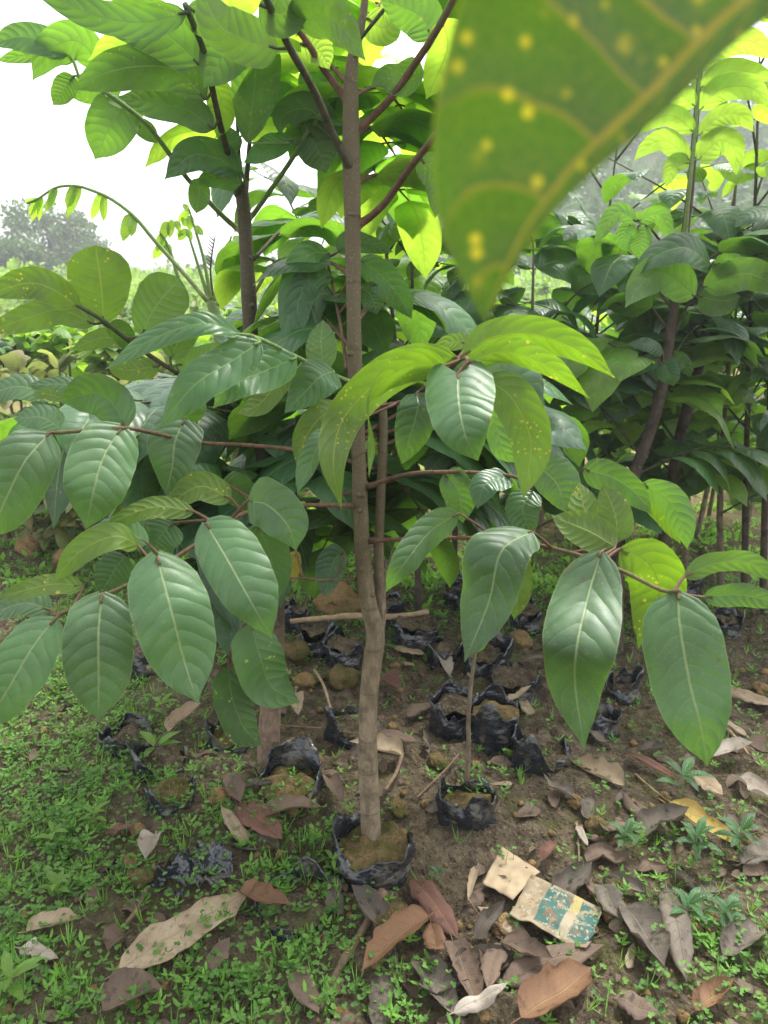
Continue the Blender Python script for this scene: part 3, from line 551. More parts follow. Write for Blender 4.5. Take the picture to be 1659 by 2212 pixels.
A.hand([(760, 285, YA), (795, 262, 1.34), (850, 205, 1.3), (895, 140, 1.25), (935, 80, 1.2), (985, -10, 1.15)], [([(905, 130, 1.25), (880, 170, 1.28), (830, 170, 1.3), (800, 190, 1.3)], 32, 185, dict(mat='leaf_mid')), ([(935, 80, 1.22), (900, 30, 1.22), (820, 0, 1.22)], 46, 180, dict(mat='leaf_mid')), ([(955, 40, 1.2), (965, 120, 1.25), (920, 215, 1.3)], 44, 170, dict(mat='leaf_lime'))], stem='stem_red', r0=.007, r1=.0055)
A.hand([(763, 490, YA), (792, 474, 1.33), (830, 440, 1.28), (880, 370, 1.2), (935, 300, 1.12), (990, 230, 1.05)], [([(905, 340, 1.2), (950, 390, 1.2), (940, 470, 1.2)], 36, 180, dict(mat='leaf_mid'))], stem='stem_red', r0=.007, r1=.005)
A.hand([(768, 100, YA), (790, 70, 1.28), (830, 20, 1.25)], [([(790, 40, 1.3), (830, 60, 1.3), (865, 30, 1.3)], 40, 185, dict(mat='leaf_lime'))], stem='stem_dark', r0=.003, r1=.003)

# --- tree B
bB = gpt(578, 1650); YB = bB[1]
B = Tree('second timber sapling with reddish grey trunk left of the nearest one', bB)
B.trunk([bB - [0, 0, .04]] + vert([(582, 1560), (590, 1450), (594, 1330), (585, 1150), (570, 1000), (553, 880), (543, 760), (538, 650), (533, 560), (526, 450), (520, 395)], YB),   .028, .0135, 'bark_red', scars=9, seed=5,
        prof=lambda t: 1 + .3 * np.exp(-t * 30) - .12 * np.exp(-((t - .6) / .25) ** 2), extra=[(vert([(530, 420), (536, 350), (540, 300)], YB), .006, .004)])
B.hand([(516, 418, YB), (495, 340, 1.5), (478, 280, 1.42), (458, 190, 1.35), (440, 110, 1.3), (400, 10, 1.22)], [
    ([(402, 28, 1.22), (300, 42, 1.2), (180, 20, 1.2), (50, -35, 1.2)], 36, 190, dict(mat='leaf_dark')),
    ([(432, 140, 1.3), (360, 75, 1.3), (290, 45, 1.3), (195, 48, 1.3)], 56, 180, dict(mat='leaf_mid')),
    ([(445, 215, 1.34), (370, 148, 1.32), (260, 150, 1.32), (155, 195, 1.32)], 52, 182, dict(mat='leaf_mid')),
    ([(462, 278, 1.38), (400, 232, 1.36), (330, 225, 1.36), (256, 208, 1.36)], 38, 190, dict(mat='leaf_dark')),
    ([(452, 140, 1.35), (490, 100, 1.35), (560, 60, 1.35)], 52, 175, dict(mat='leaf_mid')),
    ([(405, 15, 1.25), (440, 40, 1.25), (480, 10, 1.25)], 40, 180, dict(mat='leaf_mid')),
    ([(455, 170, 1.4), (480, 230, 1.42), (470, 300, 1.42)], 34, 175, dict(mat='leaf_lime')),
    ([(440, 120, 1.33), (380, 95, 1.33), (260, 100, 1.35), (190, 130, 1.35)], 40, 178, dict(mat='leaf_lime')),
], stem='stem_dark', r0=.0075, r1=.005)
B.hand([(531, 505, YB), (505, 488, 1.62), (455, 440, 1.55), (400, 380, 1.5), (350, 310, 1.45), (310, 262, 1.42), (230, 200, 1.4), (170, 165, 1.4)], [
    ([(275, 215, 1.42), (240, 270, 1.4), (205, 345, 1.4)], 54, 185, dict(mat='leaf_mid')),
    ([(225, 150, 1.42), (170, 90, 1.4), (110, 110, 1.4), (70, 175, 1.4)], 42, 165, dict(mat='leaf_mid', roll1=200)),
    ([(290, 265, 1.45), (320, 285, 1.45), (340, 310, 1.45)], 22, 190, dict(mat='leaf_mid')),
    ([(160, 165, 1.42), (140, 190, 1.42), (115, 228, 1.42)], 26, 180, dict(mat='leaf_mid')),
    ([(160, 130, 1.45), (80, 115, 1.45), (-10, 132, 1.45)], 18, 190, dict(mat='leaf_mid')),
    ([(150, 115, 1.4), (60, 85, 1.4), (-20, 95, 1.4)], 32, 30, dict(mat='leaf_mid')),
    ([(260, 180, 1.45), (200, 190, 1.45), (150, 210, 1.45)], 36, 182, dict(mat='leaf_mid')),
], stem='stem_green', r0=.006, r1=.004)
B.hand([(529, 480, YB), (548, 462, 1.64), (585, 410, 1.58), (630, 345, 1.5), (665, 285, 1.45), (700, 240, 1.42)], [
    ([(535, 308, 1.4), (550, 190, 1.36), (558, 52, 1.34)], 62, 183, dict(mat='leaf_mid', prof='obo')),
    ([(722, 300, 1.45), (670, 240, 1.44), (612, 250, 1.44), (605, 295, 1.44)], 38, 185, dict(mat='leaf_mid')),
    ([(660, 285, 1.46), (685, 320, 1.45), (705, 374, 1.45)], 44, 180, dict(mat='leaf_dark')),
    ([(632, 300, 1.46), (580, 325, 1.44), (526, 352, 1.44)], 26, 30, dict(mat='leaf_mid', fold=.4)),
    ([(640, 240, 1.5), (600, 215, 1.5), (560, 250, 1.5)], 36, 175, dict(mat='leaf_mid')),
    ([(650, 200, 1.5), (690, 175, 1.5), (725, 240, 1.5)], 38, 15, dict(mat='leaf_mid')),
    ([(640, 210, 1.55), (600, 180, 1.55), (575, 190, 1.55)], 30, 175, dict(mat='leaf_lime')),
], stem='stem_green', r0=.006, r1=.004)
B.hand([(525, 425, YB), (530, 400, 1.6), (522, 370, 1.52)], [
    ([(522, 372, 1.5), (470, 340, 1.47), (410, 335, 1.45), (355, 388, 1.45)], 40, 15, dict(mat='leaf_dark', fold=.3)),
    ([(518, 400, 1.5), (470, 385, 1.49), (425, 388, 1.48)], 26, -30, dict(mat='leaf_dark')),
    ([(432, 385, 1.5), (430, 425, 1.5), (424, 462, 1.5)], 26, 180, dict(mat='leaf_mid')),
    ([(500, 330, 1.5), (495, 300, 1.5), (490, 270, 1.5)], 26, 20, dict(mat='leaf_dark')),
], stem='stem_green', r0=.003, r1=.003)
B.hand([(560, 905, YB), (470, 860, 1.5), (385, 808, 1.35), (300, 752, 1.25), (222, 692, 1.15), (172, 662, 1.12)], [
    ([(224, 700, 1.18), (218, 620, 1.17), (206, 530, 1.17)], 70, 178, dict(mat='leaf_spot', prof='obo')),
    ([(305, 725, 1.22), (335, 665, 1.22), (388, 600, 1.22)], 60, 184, dict(mat='leaf', prof='obo')),
    ([(172, 664, 1.12), (110, 625, 1.1), (50, 612, 1.1), (-40, 640, 1.1)], 36, 185, dict(mat='leaf_spot')),
    ([(205, 700, 1.16), (130, 670, 1.14), (60, 682, 1.14), (-40, 720, 1.14)], 34, 192, dict(mat='leaf_spot')),
    ([(285, 738, 1.25), (215, 728, 1.25), (152, 758, 1.25)], 24, 195, dict(mat='leaf_spot')),
    ([(368, 775, 1.35), (400, 712, 1.35), (458, 690, 1.35)], 34, 190, dict(mat='leaf')),
    ([(235, 700, 1.2), (265, 720, 1.22), (285, 765, 1.24)], 26, 190, dict(mat='leaf_dark')),
    ([(380, 790, 1.38), (440, 780, 1.4), (480, 740, 1.42)], 34, 195, dict(mat='leaf')),
    ([(345, 790, 1.3), (270, 800, 1.3), (230, 780, 1.3)], 24, 190, dict(mat='leaf_spot')),
], stem='stem_dark', r0=.006, r1=.004)
for (a, b, n, L, sd_, mt) in [((565, 940, YB), (760, 600, 1.8), 4, .17, 3, 'leaf_mid'), ((548, 560, YB), (700, 470, 1.9), 4, .15, 4, 'leaf_mid'), ((575, 960, YB), (430, 900, 1.9), 4, .18, 5, 'leaf_dark'), ((590, 1130, YB), (480, 1010, 1.5), 3, .17, 6, 'leaf_mid'),
                              ((575, 1000, YB), (700, 880, 1.6), 3, .16, 8, 'leaf_mid'), ((590, 1100, YB), (680, 1030, 1.45), 3, .15, 9, 'leaf_mid')]:
    pa, pb = at(*a), at(*b); B.frond([pa, (pa + pb) / 2 + [0, 0, .03], pb], n, L, sd_, mt, objs=True)
# drooping long leaves between B and A
A.hand([(750, 800, YA), (735, 700, 1.42), (715, 600, 1.5), (700, 545, 1.52)], [
    ([(712, 548, 1.5), (665, 560, 1.47), (630, 620, 1.45), (612, 740, 1.44)], 36, 20, dict(mat='leaf_mid')),
    ([(718, 600, 1.48), (670, 600, 1.46), (640, 660, 1.45), (640, 750, 1.44)], 34, 15, dict(mat='leaf_mid')),
    ([(722, 640, 1.48), (690, 640, 1.47), (665, 690, 1.46), (670, 770, 1.45)], 28, 20, dict(mat='leaf_mid')),
    ([(778, 560, 1.4), (820, 590, 1.4), (860, 630, 1.4), (890, 690, 1.4)], 34, 15, dict(mat='leaf_mid')),
    ([(778, 620, 1.4), (800, 640, 1.4), (815, 680, 1.4)], 28, 20, dict(mat='leaf_mid')),
    ([(730, 545, 1.5), (760, 520, 1.52), (850, 545, 1.55)], 24, 195, dict(mat='leaf_dark'))], stem='stem_red', r0=.004, r1=.003)

for i, (sx, sy, ex, ey, Ye, n, L, mt) in enumerate([(770, 1000, 610, 1010, 1.7, 4, .17, 'leaf_dark'), (772, 1060, 580, 1170, 1.6, 4, .17, 'leaf_dark'), (770, 900, 620, 880, 1.75, 4, .17, 'leaf_mid'), (766, 760, 640, 690, 1.7, 3, .18, 'leaf_mid'),
        (766, 700, 880, 640, 1.7, 4, .17, 'leaf_mid'), (763, 600, 660, 600, 1.75, 3, .14, 'leaf_mid'), (760, 400, 880, 430, 1.65, 3, .15, 'leaf_lime'),
        (758, 300, 850, 330, 1.6, 3, .18, 'leaf_mid'), (758, 210, 880, 250, 1.55, 4, .18, 'leaf_lime'), (758, 190, 640, 150, 1.6, 3, .17, 'leaf_lime'),
        (775, 80, 880, 20, 1.5, 4, .2, 'leaf_lime'), (775, 950, 1000, 960, 1.6, 4, .17, 'leaf_dark'), (778, 1050, 1010, 1080, 1.6, 4, .17, 'leaf_dark'), (778, 1000, 930, 1130, 1.55, 3, .17, 'leaf_dark'),
        (776, 980, 1180, 900, 1.7, 5, .18, 'leaf_dark'), (776, 940, 1120, 820, 1.7, 4, .18, 'leaf_mid'), (780, 1110, 700, 1180, 1.6, 3, .16, 'leaf_dark'), (768, 850, 930, 830, 1.65, 4, .17, 'leaf_mid')]):
    pa, pb = at(sx, sy, YA), at(ex, ey, Ye); A.frond([pa, (pa + pb) / 2 + [0, 0, .03], pb], n, L, 300 + i, mt, stem='stem_red', objs=True)
for i, (sx, sy, ex, ey, Ye, n, L, mt) in enumerate([(520, 395, 500, 60, 1.5, 3, .2, 'leaf_lime'), (545, 640, 640, 560, 1.9, 3, .14, 'leaf_lime'),
        (553, 860, 300, 830, 1.75, 5, .19, 'leaf_dark'), (560, 930, 340, 1010, 1.6, 5, .18, 'leaf_dark'), (575, 1050, 420, 1130, 1.5, 4, .18, 'leaf_dark'), (585, 1150, 460, 1230, 1.5, 3, .16, 'leaf_dark'), (560, 900, 80, 900, 1.5, 6, .2, 'leaf_mid')]):
    pa, pb = at(sx, sy, YB), at(ex, ey, Ye); B.frond([pa, (pa + pb) / 2 + [0, 0, .03], pb], n, L, 400 + i, mt, stem='stem_dark', objs=True)

# --- tree C: green leader with young drooping fronds
bC = gpt(505, 1420); YC = bC[1]
Ct = Tree('slender green-stemmed sapling with tiny yellow-green drooping leaflets behind the second tree', bC)
Ct.trunk([bC - [0, 0, .03]] + vert([(507, 1200), (512, 1000), (500, 880), (480, 760), (465, 680), (455, 645)], YC), .019, .016, 'bark_green', scars=4, seed=9)
def small_frond(T, P, leaves, stem='stem_green', r0=.007, r1=.0025):
    mb = MB(); add_tube(mb, P, r0, r1, 8, 30); f = T.part('compound_leaf', mb, stem)
    for (b, t_, hw) in leaves:
        m2 = MB(); d = t_ - b; N = nrm(nrm(CO - b) * (1 if hw > 0 else -1) + [0.3, 0, .2]); add_leaf(m2, [b, b + d * .5 + [0, -.003, 0], t_], N, abs(hw), 10, 6, .3, .2, .05, rnd=.5); T.part('leaflet', m2, 'leaf_lime', f)
PR = [(448, 650), (410, 605), (370, 560), (330, 515), (290, 468), (240, 430), (200, 412), (165, 402), (122, 405), (85, 428), (58, 440)]
Y2 = YC - .15; mm = mpp(450, Y2)
def sl(x0, y0, x1, y1, w): return (at(x0 + random.uniform(-4, 4), y0, Y2), at(x1 + random.uniform(-9, 9), y1 + random.uniform(-12, 10), Y2 + random.uniform(-.02, .02)), w * mm * random.uniform(.65, 1.15))
small_frond(Ct, vert(PR, Y2), [sl(282, 462, 272, 520, -14), sl(290, 468, 292, 512, 12), sl(222, 418, 205, 478, -13), sl(228, 422, 222, 470, 10), sl(170, 402, 152, 465, -13), sl(165, 402, 148, 445, 11), sl(122, 406, 100, 460, -11), sl(120, 406, 106, 452, 9), sl(92, 425, 70, 475, -9), sl(90, 425, 84, 470, 8), sl(80, 430, 58, 442, 7), sl(85, 428, 70, 462, -7)], 'stem_green')
for P, Ls in [([(452, 650), (430, 580), (405, 500)], [(405, 495, 385, 520, 9), (405, 495, 415, 520, 8), (402, 490, 395, 465, 8), (398, 500, 382, 508, 7)]),
              ([(456, 648), (440, 560), (420, 490), (408, 450)], [(420, 488, 440, 508, 9), (408, 455, 385, 480, 8), (408, 455, 395, 440, 7), (412, 465, 410, 500, 9)]),
              ([(462, 650), (475, 600), (500, 510)], [(500, 520, 520, 545, -9), (500, 520, 484, 560, -9), (505, 510, 525, 530, 9), (490, 555, 480, 575, -6)]),
              ([(470, 660), (490, 600), (508, 520)], [(545, 490, 560, 525, -10), (508, 520, 540, 520, 8)]),
              ([(385, 600), (370, 550), (358, 520), (345, 500)], [(358, 520, 330, 560, -11), (350, 505, 340, 540, -9), (360, 525, 368, 560, 10), (362, 478, 350, 520, -12), (372, 474, 366, 515, -9), (382, 476, 388, 500, 8)])]:
    small_frond(Ct, vert(P, YC - .05), [(at(a, b, YC - .05), at(c_, d, YC - .05), w * mm) for a, b, c_, d, w in Ls], r0=.006, r1=.0025)
mb = MB(); P = vert([(460, 640), (455, 590), (458, 550), (465, 510)], YC); add_tube(mb, P, .004, .0015, 6, 20)
for k in range(9): y = 520 + k * 8; add_tube(mb, [at(462 - k * .8, y, YC), at(452 - k, y - 10, YC)], .002, .001, 5, 4)
Ct.part('young_shoot', mb, 'stem_dark')
for a, b, n, L, sd_ in [((480, 760, YC), (560, 700, 2.2), 3, .16, 1), ((505, 900, YC), (380, 870, 1.9), 4, .17, 2), ((512, 1000, YC), (640, 960, 2.1), 3, .17, 7)]:
    pa, pb = at(*a), at(*b); Ct.frond([pa, (pa + pb) / 2 + [0, 0, .03], pb], n, L, sd_, 'leaf_mid', objs=False)

# --- trees on the right
def gen_tree(T, C, spec, seed, mats, L=.15, stem='stem_dark', objs=False, n=4, zmin=.25, zmax=1.0, cnt=12, reach=.34, rise=.06, back=False):
    r = np.random.default_rng(seed)
    for k in range(cnt):
        t = zmin + (zmax - zmin) * (k + r.random()) / cnt; i = min(len(C) - 1, int(t * (len(C) - 1))); p = C[i]; a = k * 2.4 + r.uniform(-.5, .5)
        if back and math.sin(a) < 0: a = -a
        l = reach * r.uniform(.7, 1.15); d = np.array([math.cos(a), math.sin(a) * .9, 0]); e = p + d * l + [0, 0, rise + r.uniform(-.03, .12) + .1 * t]
        T.frond([p, p + (e - p) * .5 + [0, 0, .03 + .03 * t], e], n, L * r.uniform(.85, 1.15), seed * 100 + k, str(r.choice(mats)), stem=stem, objs=objs)
bE = gpt(1330, 1412); YE = bE[1]
E = Tree('leaning dark-trunked sapling at right with lime leaves at its tip', bE)
CE = E.trunk([bE - [0, 0, .03]] + vert([(1333, 1250), (1340, 1150), (1365, 1040), (1405, 930), (1432, 830), (1450, 700), (1465, 620), (1478, 520), (1492, 400), (1500, 300), (1508, 200), (1515, 100)], YE), .026, .006, 'bark_dark', scars=6, seed=11, prof=lambda t: 1 + .25 * np.exp(-t * 30))
mE = YE - .05
E.hand([(1478, 520, YE), (1490, 400, mE), (1500, 300, mE), (1508, 200, mE), (1515, 100, mE), (1518, 40, mE)], [
    ([(1512, 238, mE), (1555, 195, mE - .03), (1620, 190, mE - .05), (1665, 230, mE - .06)], 30, 186, {}), ([(1502, 230, mE), (1460, 200, mE), (1430, 205, mE), (1405, 240, mE)], 26, 175, {}),
    ([(1510, 292, mE), (1555, 252, mE), (1600, 250, mE), (1628, 285, mE)], 26, 186, {}), ([(1498, 285, mE), (1455, 250, mE), (1415, 258, mE), (1380, 290, mE)], 22, 175, {}),
    ([(1508, 345, mE), (1550, 305, mE), (1585, 320, mE), (1590, 378, mE)], 30, 182, dict(prof='heart')), ([(1488, 345, mE), (1440, 305, mE), (1400, 315, mE), (1368, 348, mE)], 24, 178, {}),
    ([(1490, 352, mE), (1455, 355, mE), (1438, 405, mE)], 22, 178, {}), ([(1514, 150, mE), (1560, 100, mE), (1620, 90, mE), (1680, 130, mE)], 30, 186, {}), ([(1516, 100, mE), (1560, 50, mE), (1640, 40, mE)], 30, 186, {}),
    ([(1512, 190, mE), (1570, 150, mE), (1680, 170, mE)], 24, 190, {}), ([(1505, 170, mE), (1470, 150, mE), (1440, 170, mE)], 20, 186, {})], stem='stem_green', r0=.007, r1=.004, mat='leaf_lime')
E.hand([(1458, 720, YE), (1490, 650, 2.2), (1515, 610, 2.1), (1542, 565, 2.05)], [
    ([(1500, 640, 2.1), (1440, 590, 2.05), (1390, 610, 2.02), (1350, 665, 2.0)], 42, 186, {}), ([(1520, 620, 2.1), (1600, 590, 2.05), (1660, 610, 2.05), (1700, 640, 2.05)], 40, 186, {}),
    ([(1535, 575, 2.08), (1470, 545, 2.05), (1410, 560, 2.05), (1370, 600, 2.05)], 34, 40, {}), ([(1545, 570, 2.08), (1580, 565, 2.05), (1600, 550, 2.05)], 22, 20, {}), ([(1510, 640, 2.15), (1560, 650, 2.15), (1600, 640, 2.15)], 34, 186, {})], stem='stem_dark', mat='leaf_mid')
E.hand([(1440, 540, YE), (1410, 500, 2.2), (1378, 475, 2.18)], [([(1375, 478, 2.18), (1330, 460, 2.17), (1282, 530, 2.17)], 22, 190, {}), ([(1375, 478, 2.18), (1425, 465, 2.17), (1452, 525, 2.17)], 20, 190, {}), ([(1365, 480, 2.2), (1345, 510, 2.2), (1355, 545, 2.2)], 20, 20, {}), ([(1378, 490, 2.2), (1385, 520, 2.2), (1375, 560, 2.2)], 26, 186, {})], mat='leaf_mid', stem='stem_dark')
E.hand([(1430, 805, YE), (1436, 800, 2.2)], [([(1432, 760, 2.2), (1390, 745, 2.15), (1350, 745, 2.15)], 18, 25, {}), ([(1420, 775, 2.2), (1385, 790, 2.15), (1355, 815, 2.15)], 20, 20, {}), ([(1432, 780, 2.2), (1445, 810, 2.15), (1455, 835, 2.15)], 26, 15, {}), ([(1452, 770, 2.2), (1480, 790, 2.15), (1490, 815, 2.15)], 20, 15, {})], mat='leaf_dark')
gen_tree(E, CE, None, 21, ['leaf_dark', 'leaf_mid', 'leaf_lime'], L=.18, cnt=9, back=True, zmin=.34, zmax=.7, reach=.38)
bF = gpt(1425, 1345); YF = bF[1]
Ft = Tree('tall leaning sapling with brown trunk just right of the lime-tipped one', bF)
CF = Ft.trunk([bF - [0, 0, .03]] + vert([(1430, 1200), (1445, 1100), (1462, 980), (1485, 880), (1512, 780), (1532, 680), (1555, 590), (1575, 500), (1590, 400)], YF), .024, .012, 'bark_dark', scars=6, seed=13, prof=lambda t: 1 - .7 * np.clip((t - .85) / .15, 0, 1))
for P in [[(1572, 505), (1500, 450), (1420, 400), (1320, 345)], [(1575, 520), (1620, 490), (1700, 450)], [(1572, 530), (1545, 470), (1520, 400)]]: Ft.frond([at(P[0][0], P[0][1], YF)] + vert(P[1:], YF - .1), 3, .12, 900 + P[1][0], 'leaf_mid', stem='stem_red')
gen_tree(Ft, CF, None, 23, ['leaf_mid', 'leaf_lime', 'leaf_dark'], L=.18, cnt=9, back=True, zmin=.34, zmax=.8, reach=.4)
# middle and background timber saplings
for (px, py, top, Y, lab, mats, cnt, L, r0, sd_) in [
    (905, 1330, [(900, 1100), (893, 900), (890, 700), (892, 500), (898, 380)], None, 'thin straight sapling standing just right behind the nearest trunk', ['leaf_mid', 'leaf_lime', 'leaf_mid', 'leaf_dark'], 22, .15, .014, 31),
    (840, 1290, [(838, 1100), (850, 1000), (860, 850), (840, 600), (815, 400), (790, 250)], None, 'sapling with bright leaves directly behind the nearest trunk', ['leaf_lime', 'leaf_mid'], 16, .15, .014, 32),
    (1130, 1360, [(1130, 1200), (1135, 1000), (1145, 800), (1152, 600)], None, 'dark leafy sapling behind the heart-shaped leaf', ['leaf_dark', 'leaf_mid', 'leaf_mid'], 20, .155, .018, 33),
    (1045, 1300, [(1045, 1100), (1050, 900), (1060, 760), (1070, 660)], None, 'bushy sapling to the left of the dark leafy one', ['leaf_mid', 'leaf_dark'], 16, .15, .014, 34),
    (1250, 1290, [(1255, 1100), (1262, 900), (1270, 760), (1280, 680)], None, 'slim sapling between the dark leafy one and the leaning trunk', ['leaf_mid', 'leaf_dark', 'leaf_lime'], 17, .15, .014, 35),
    (1560, 1290, [(1555, 1100), (1565, 900), (1580, 750), (1600, 600)], None, 'dark sapling near the right edge behind the pale hanging leaf', ['leaf_dark', 'leaf_mid', 'leaf_lime'], 20, .15, .015, 36),
    (1650, 1330, [(1652, 1100), (1660, 900), (1668, 700), (1690, 560)], None, 'dark glossy sapling cut by the right edge', ['leaf_dark'], 16, .15, .015, 37),
    (700, 1290, [(700, 1100), (690, 900), (680, 750), (672, 600), (668, 520)], None, 'sapling seen between the two nearest trunks', ['leaf_mid', 'leaf_dark', 'leaf_mid'], 15, .14, .013, 38),
    (980, 1250, [(985, 1050), (990, 800), (1000, 500), (1010, 300)], None, 'tall bright sapling mostly hidden behind the blurred leaf', ['leaf_lime', 'leaf_mid'], 15, .15, .014, 39),
    (1480, 1230, [(1490, 1000), (1500, 800), (1520, 640)], None, 'slender sapling behind the two leaning trunks', ['leaf_mid', 'leaf_lime'], 15, .14, .013, 40),
    (1610, 1300, [(1612, 1000), (1620, 700), (1632, 400), (1640, 120)], None, 'tall slim sapling with lime leaves reaching up the right edge', ['leaf_lime', 'leaf_mid', 'leaf_lime'], 30, .12, .014, 43),
    (1270, 1270, [(1275, 1000), (1290, 700), (1320, 420), (1335, 300)], None, 'tall slim sapling with open crown rising right of the blurred leaf tip', ['leaf_mid', 'leaf_lime'], 20, .12, .013, 45),
    (330, 1260, [(330, 1100), (320, 950), (310, 850)], None, 'short sapling behind the left hanging leaves', ['leaf_dark', 'leaf_mid'], 8, .14, .012, 41)]:
    b = gpt(px, py); T = Tree(lab, b, group='timber saplings standing behind the nearest ones'); P = [b - [0, 0, .03]] + vert(top, b[1])
    Cc = T.trunk(P, r0, r0 * .2, 'bark_dark' if sd_ % 2 else 'bark', scars=3, seed=sd_)
    gen_tree(T, Cc, None, sd_, mats, L=L * 1.15, cnt=int(cnt * .55), zmin=.3, zmax=1., reach=.36, n=3, back=sd_ in (33, 36, 40))
# pale oak-like saplings deeper in the rows on the right
for j, (px, Y) in enumerate([(860, 3.2), (1180, 3.5), (1390, 3.6), (1540, 3.4), (740, 3.4), (1300, 4.6), (1650, 3.6)]):
    bx = at(px, 900, Y); b = np.array([bx[0], Y, 0.]); T = Tree('green timber sapling in the second row behind the front saplings', b, group='timber saplings in the second row')
    h = .85 + .3 * random.random(); Cc = T.trunk([b, b + [.03, 0, h * .5], b + [0, .03, h]], .013, .007, 'bark', scars=0, seed=j + 60)
    gen_tree(T, Cc, None, 70 + j, ['leaf_lime', 'leaf_lime', 'leaf_mid'], L=.13, cnt=9, zmin=.35, n=3, reach=.32)
# thin seedling H in its bag
bH = gpt(1003, 1712); H_ = Tree('thin bare seedling stem in the small bag right of the nearest tree', bH, 'seedling')
mb = MB(); add_tube(mb, [bH - [0, 0, .02]] + vert([(1012, 1640), (1012, 1550), (1018, 1470), (1028, 1400), (1042, 1340)], bH[1]), .0065, .004, 8, 40, knob=.15); add_tube(mb, vert([(1018, 1462), (1010, 1455)], bH[1]), .005, .004, 6, 4); H_.part('stem', mb, 'bark')
H_.hand([(1028, 1400, bH[1]), (1042, 1370, bH[1] - .05), (1046, 1340, bH[1] - .08)], [([(1045, 1330, bH[1] - .1), (1040, 1380, bH[1] - .12), (1032, 1410, bH[1] - .12)], 16, 180, dict(mat='leaf_mid')), ([(1110, 1180, bH[1]), (1120, 1270, bH[1]), (1110, 1340, bH[1])], 34, 170, dict(mat='leaf_spot'))], stem='stem_green', r0=.003, r1=.002)

# --- the out-of-focus leaf close to the lens, hanging from a twig above the frame
p0 = at(1700, -60, .235); NL = Tree('large blurred green leaf with yellow veins hanging close in front at top right', (p0[0], p0[1], 0), 'overhanging_leaf'); NL.root['category'] = 'leaf'
mb = MB(); P = [at(1660, -30, .235), at(1540, 70, .228), at(1400, 215, .22), at(1250, 355, .214), at(1130, 510, .212), at(1050, 690, .213)]
n0 = nrm(CO - P[2]); T0 = nrm(P[4] - P[1]); b0 = np.cross(T0, n0)
PROF['near'] = [(0, 1.), (.15, 1.), (.3, .95), (.45, .82), (.6, .68), (.75, .47), (.87, .27), (.95, .12), (1, .02)]
add_leaf(mb, P, -n0 + b0 * .25, 590 * mpp(300, .22), 40, 16, .08, .14, .02, 'near', 0, 1.0, .09, .35, 5)
NL.part('blade', mb, 'leaf_near')
mb = MB(); add_tube(mb, [at(1655, -26, .2352), at(1760, -110, .25), at(1850, -300, .3), at(1900, -700, .45)], .0012, .002, 8, 20); NL.part('stalk', mb, 'stem_green')

# ---------------------------------------------------------------- polybags
def polybag(px, py, wpx, hh, label, soil=.7, tear=.4, seed=0, tilt=0, moss=False, open_=0.):
    tear = tear + .25; open_ = min(.9, open_ + .25)
    """black nursery bag: crumpled torn film wall and a soil plug"""
    p = gpt(px, py); r = wpx * .5 * mpp(py, p[1]); rs = np.random.default_rng(seed + 400)
    root = tag(link('nursery_bag', None, None, loc=tuple(p)), label, 'plant bag'); n, m = 60, 11; a = np.linspace(0, 2 * np.pi, n, endpoint=False); v = np.linspace(0, 1, m)
    ca, sa_ = np.cos(a) + 2, np.sin(a) + 2; hh = hh * 1.12; rim = hh * (1 + tear * (vn(ca * 1.3, sa_ * 1.3 + seed, seed) - .5) * 2 + tear * .7 * (vn(ca * 4, sa_ * 4, seed + 5) - .5)) + .006; rim = rim * (1 - open_ * np.clip(np.cos(a - rs.uniform(0, 6.28)), 0, 1) ** 2)
    rim = rim * np.minimum(1, 1) ; A2, V2 = np.meshgrid(a, v, indexing='ij')
    z = -.05 + (rim[:, None] + .05) * V2
    wrapn = lambda f, s_, am: am * (vn((np.cos(A2) + 2) * f, (np.sin(A2) + 2) * f + V2 * 3, s_) - .5)
    rad = r * (1 + wrapn(2, seed + 1, .18) + wrapn(7, seed + 2, .07) + (.05 * V2 ** 2 * np.sin(A2 * 5 + seed)) - .06 * V2) + .012 * np.sin(V2 * 11 + A2 * 3) * .35
    rad = rad + np.clip(V2 - .75, 0, 1) * r * (1.0 * (vn((np.cos(A2) + 2) * 1.5, (np.sin(A2) + 2) * 1.5, seed + 9) - .42))         # folded-over lip
    V = np.stack([np.cos(A2) * rad, np.sin(A2) * rad, z - np.clip(V2 - .8, 0, 1) * hh * .9 * vn((np.cos(A2) + 2) * 1.5, (np.sin(A2) + 2) * 1.5, seed + 3) + np.sin(A2 + tilt) * r * .1 * V2], -1)
    mb = MB(); V = V.reshape(-1, 3); k, j = np.meshgrid(np.arange(n), np.arange(m - 1), indexing='ij'); k2 = (k + 1) % n
    mb.add(V, np.stack([k * m + j, k2 * m + j, k2 * m + j + 1, k * m + j + 1], -1).reshape(-1, 4)); o = link('film', mb.mesh('film'), M['film'], root)
    sm = o.modifiers.new('s', 'SOLIDIFY'); sm.thickness = .0012
    rr = np.linspace(0, .93, 14); A3, R3 = np.meshgrid(a, rr, indexing='ij'); x = np.cos(A3) * R3 * r; y = np.sin(A3) * R3 * r
    zz = hh * soil - .012 + .022 * vn(x / .02 + px, y / .02, 7) + .03 * (vn(x / .05 + px, y / .05, 9) - .5) - .012 * R3 ** 3
    mb = MB(); mb.add(np.stack([x, y, zz], -1).reshape(-1, 3), np.stack([(k * 14)[:, :1] + np.arange(13)[None], (k2 * 14)[:, :1] + np.arange(13)[None], (k2 * 14)[:, :1] + np.arange(13)[None] + 1, (k * 14)[:, :1] + np.arange(13)[None] + 1], -1).reshape(-1, 4)[:, ::-1])
    link('soil_plug', mb.mesh('soil_plug'), M['clod_moss' if moss else 'soil'], root)
    BAGS.append((p, r, hh * soil)); return root
BAGS = []
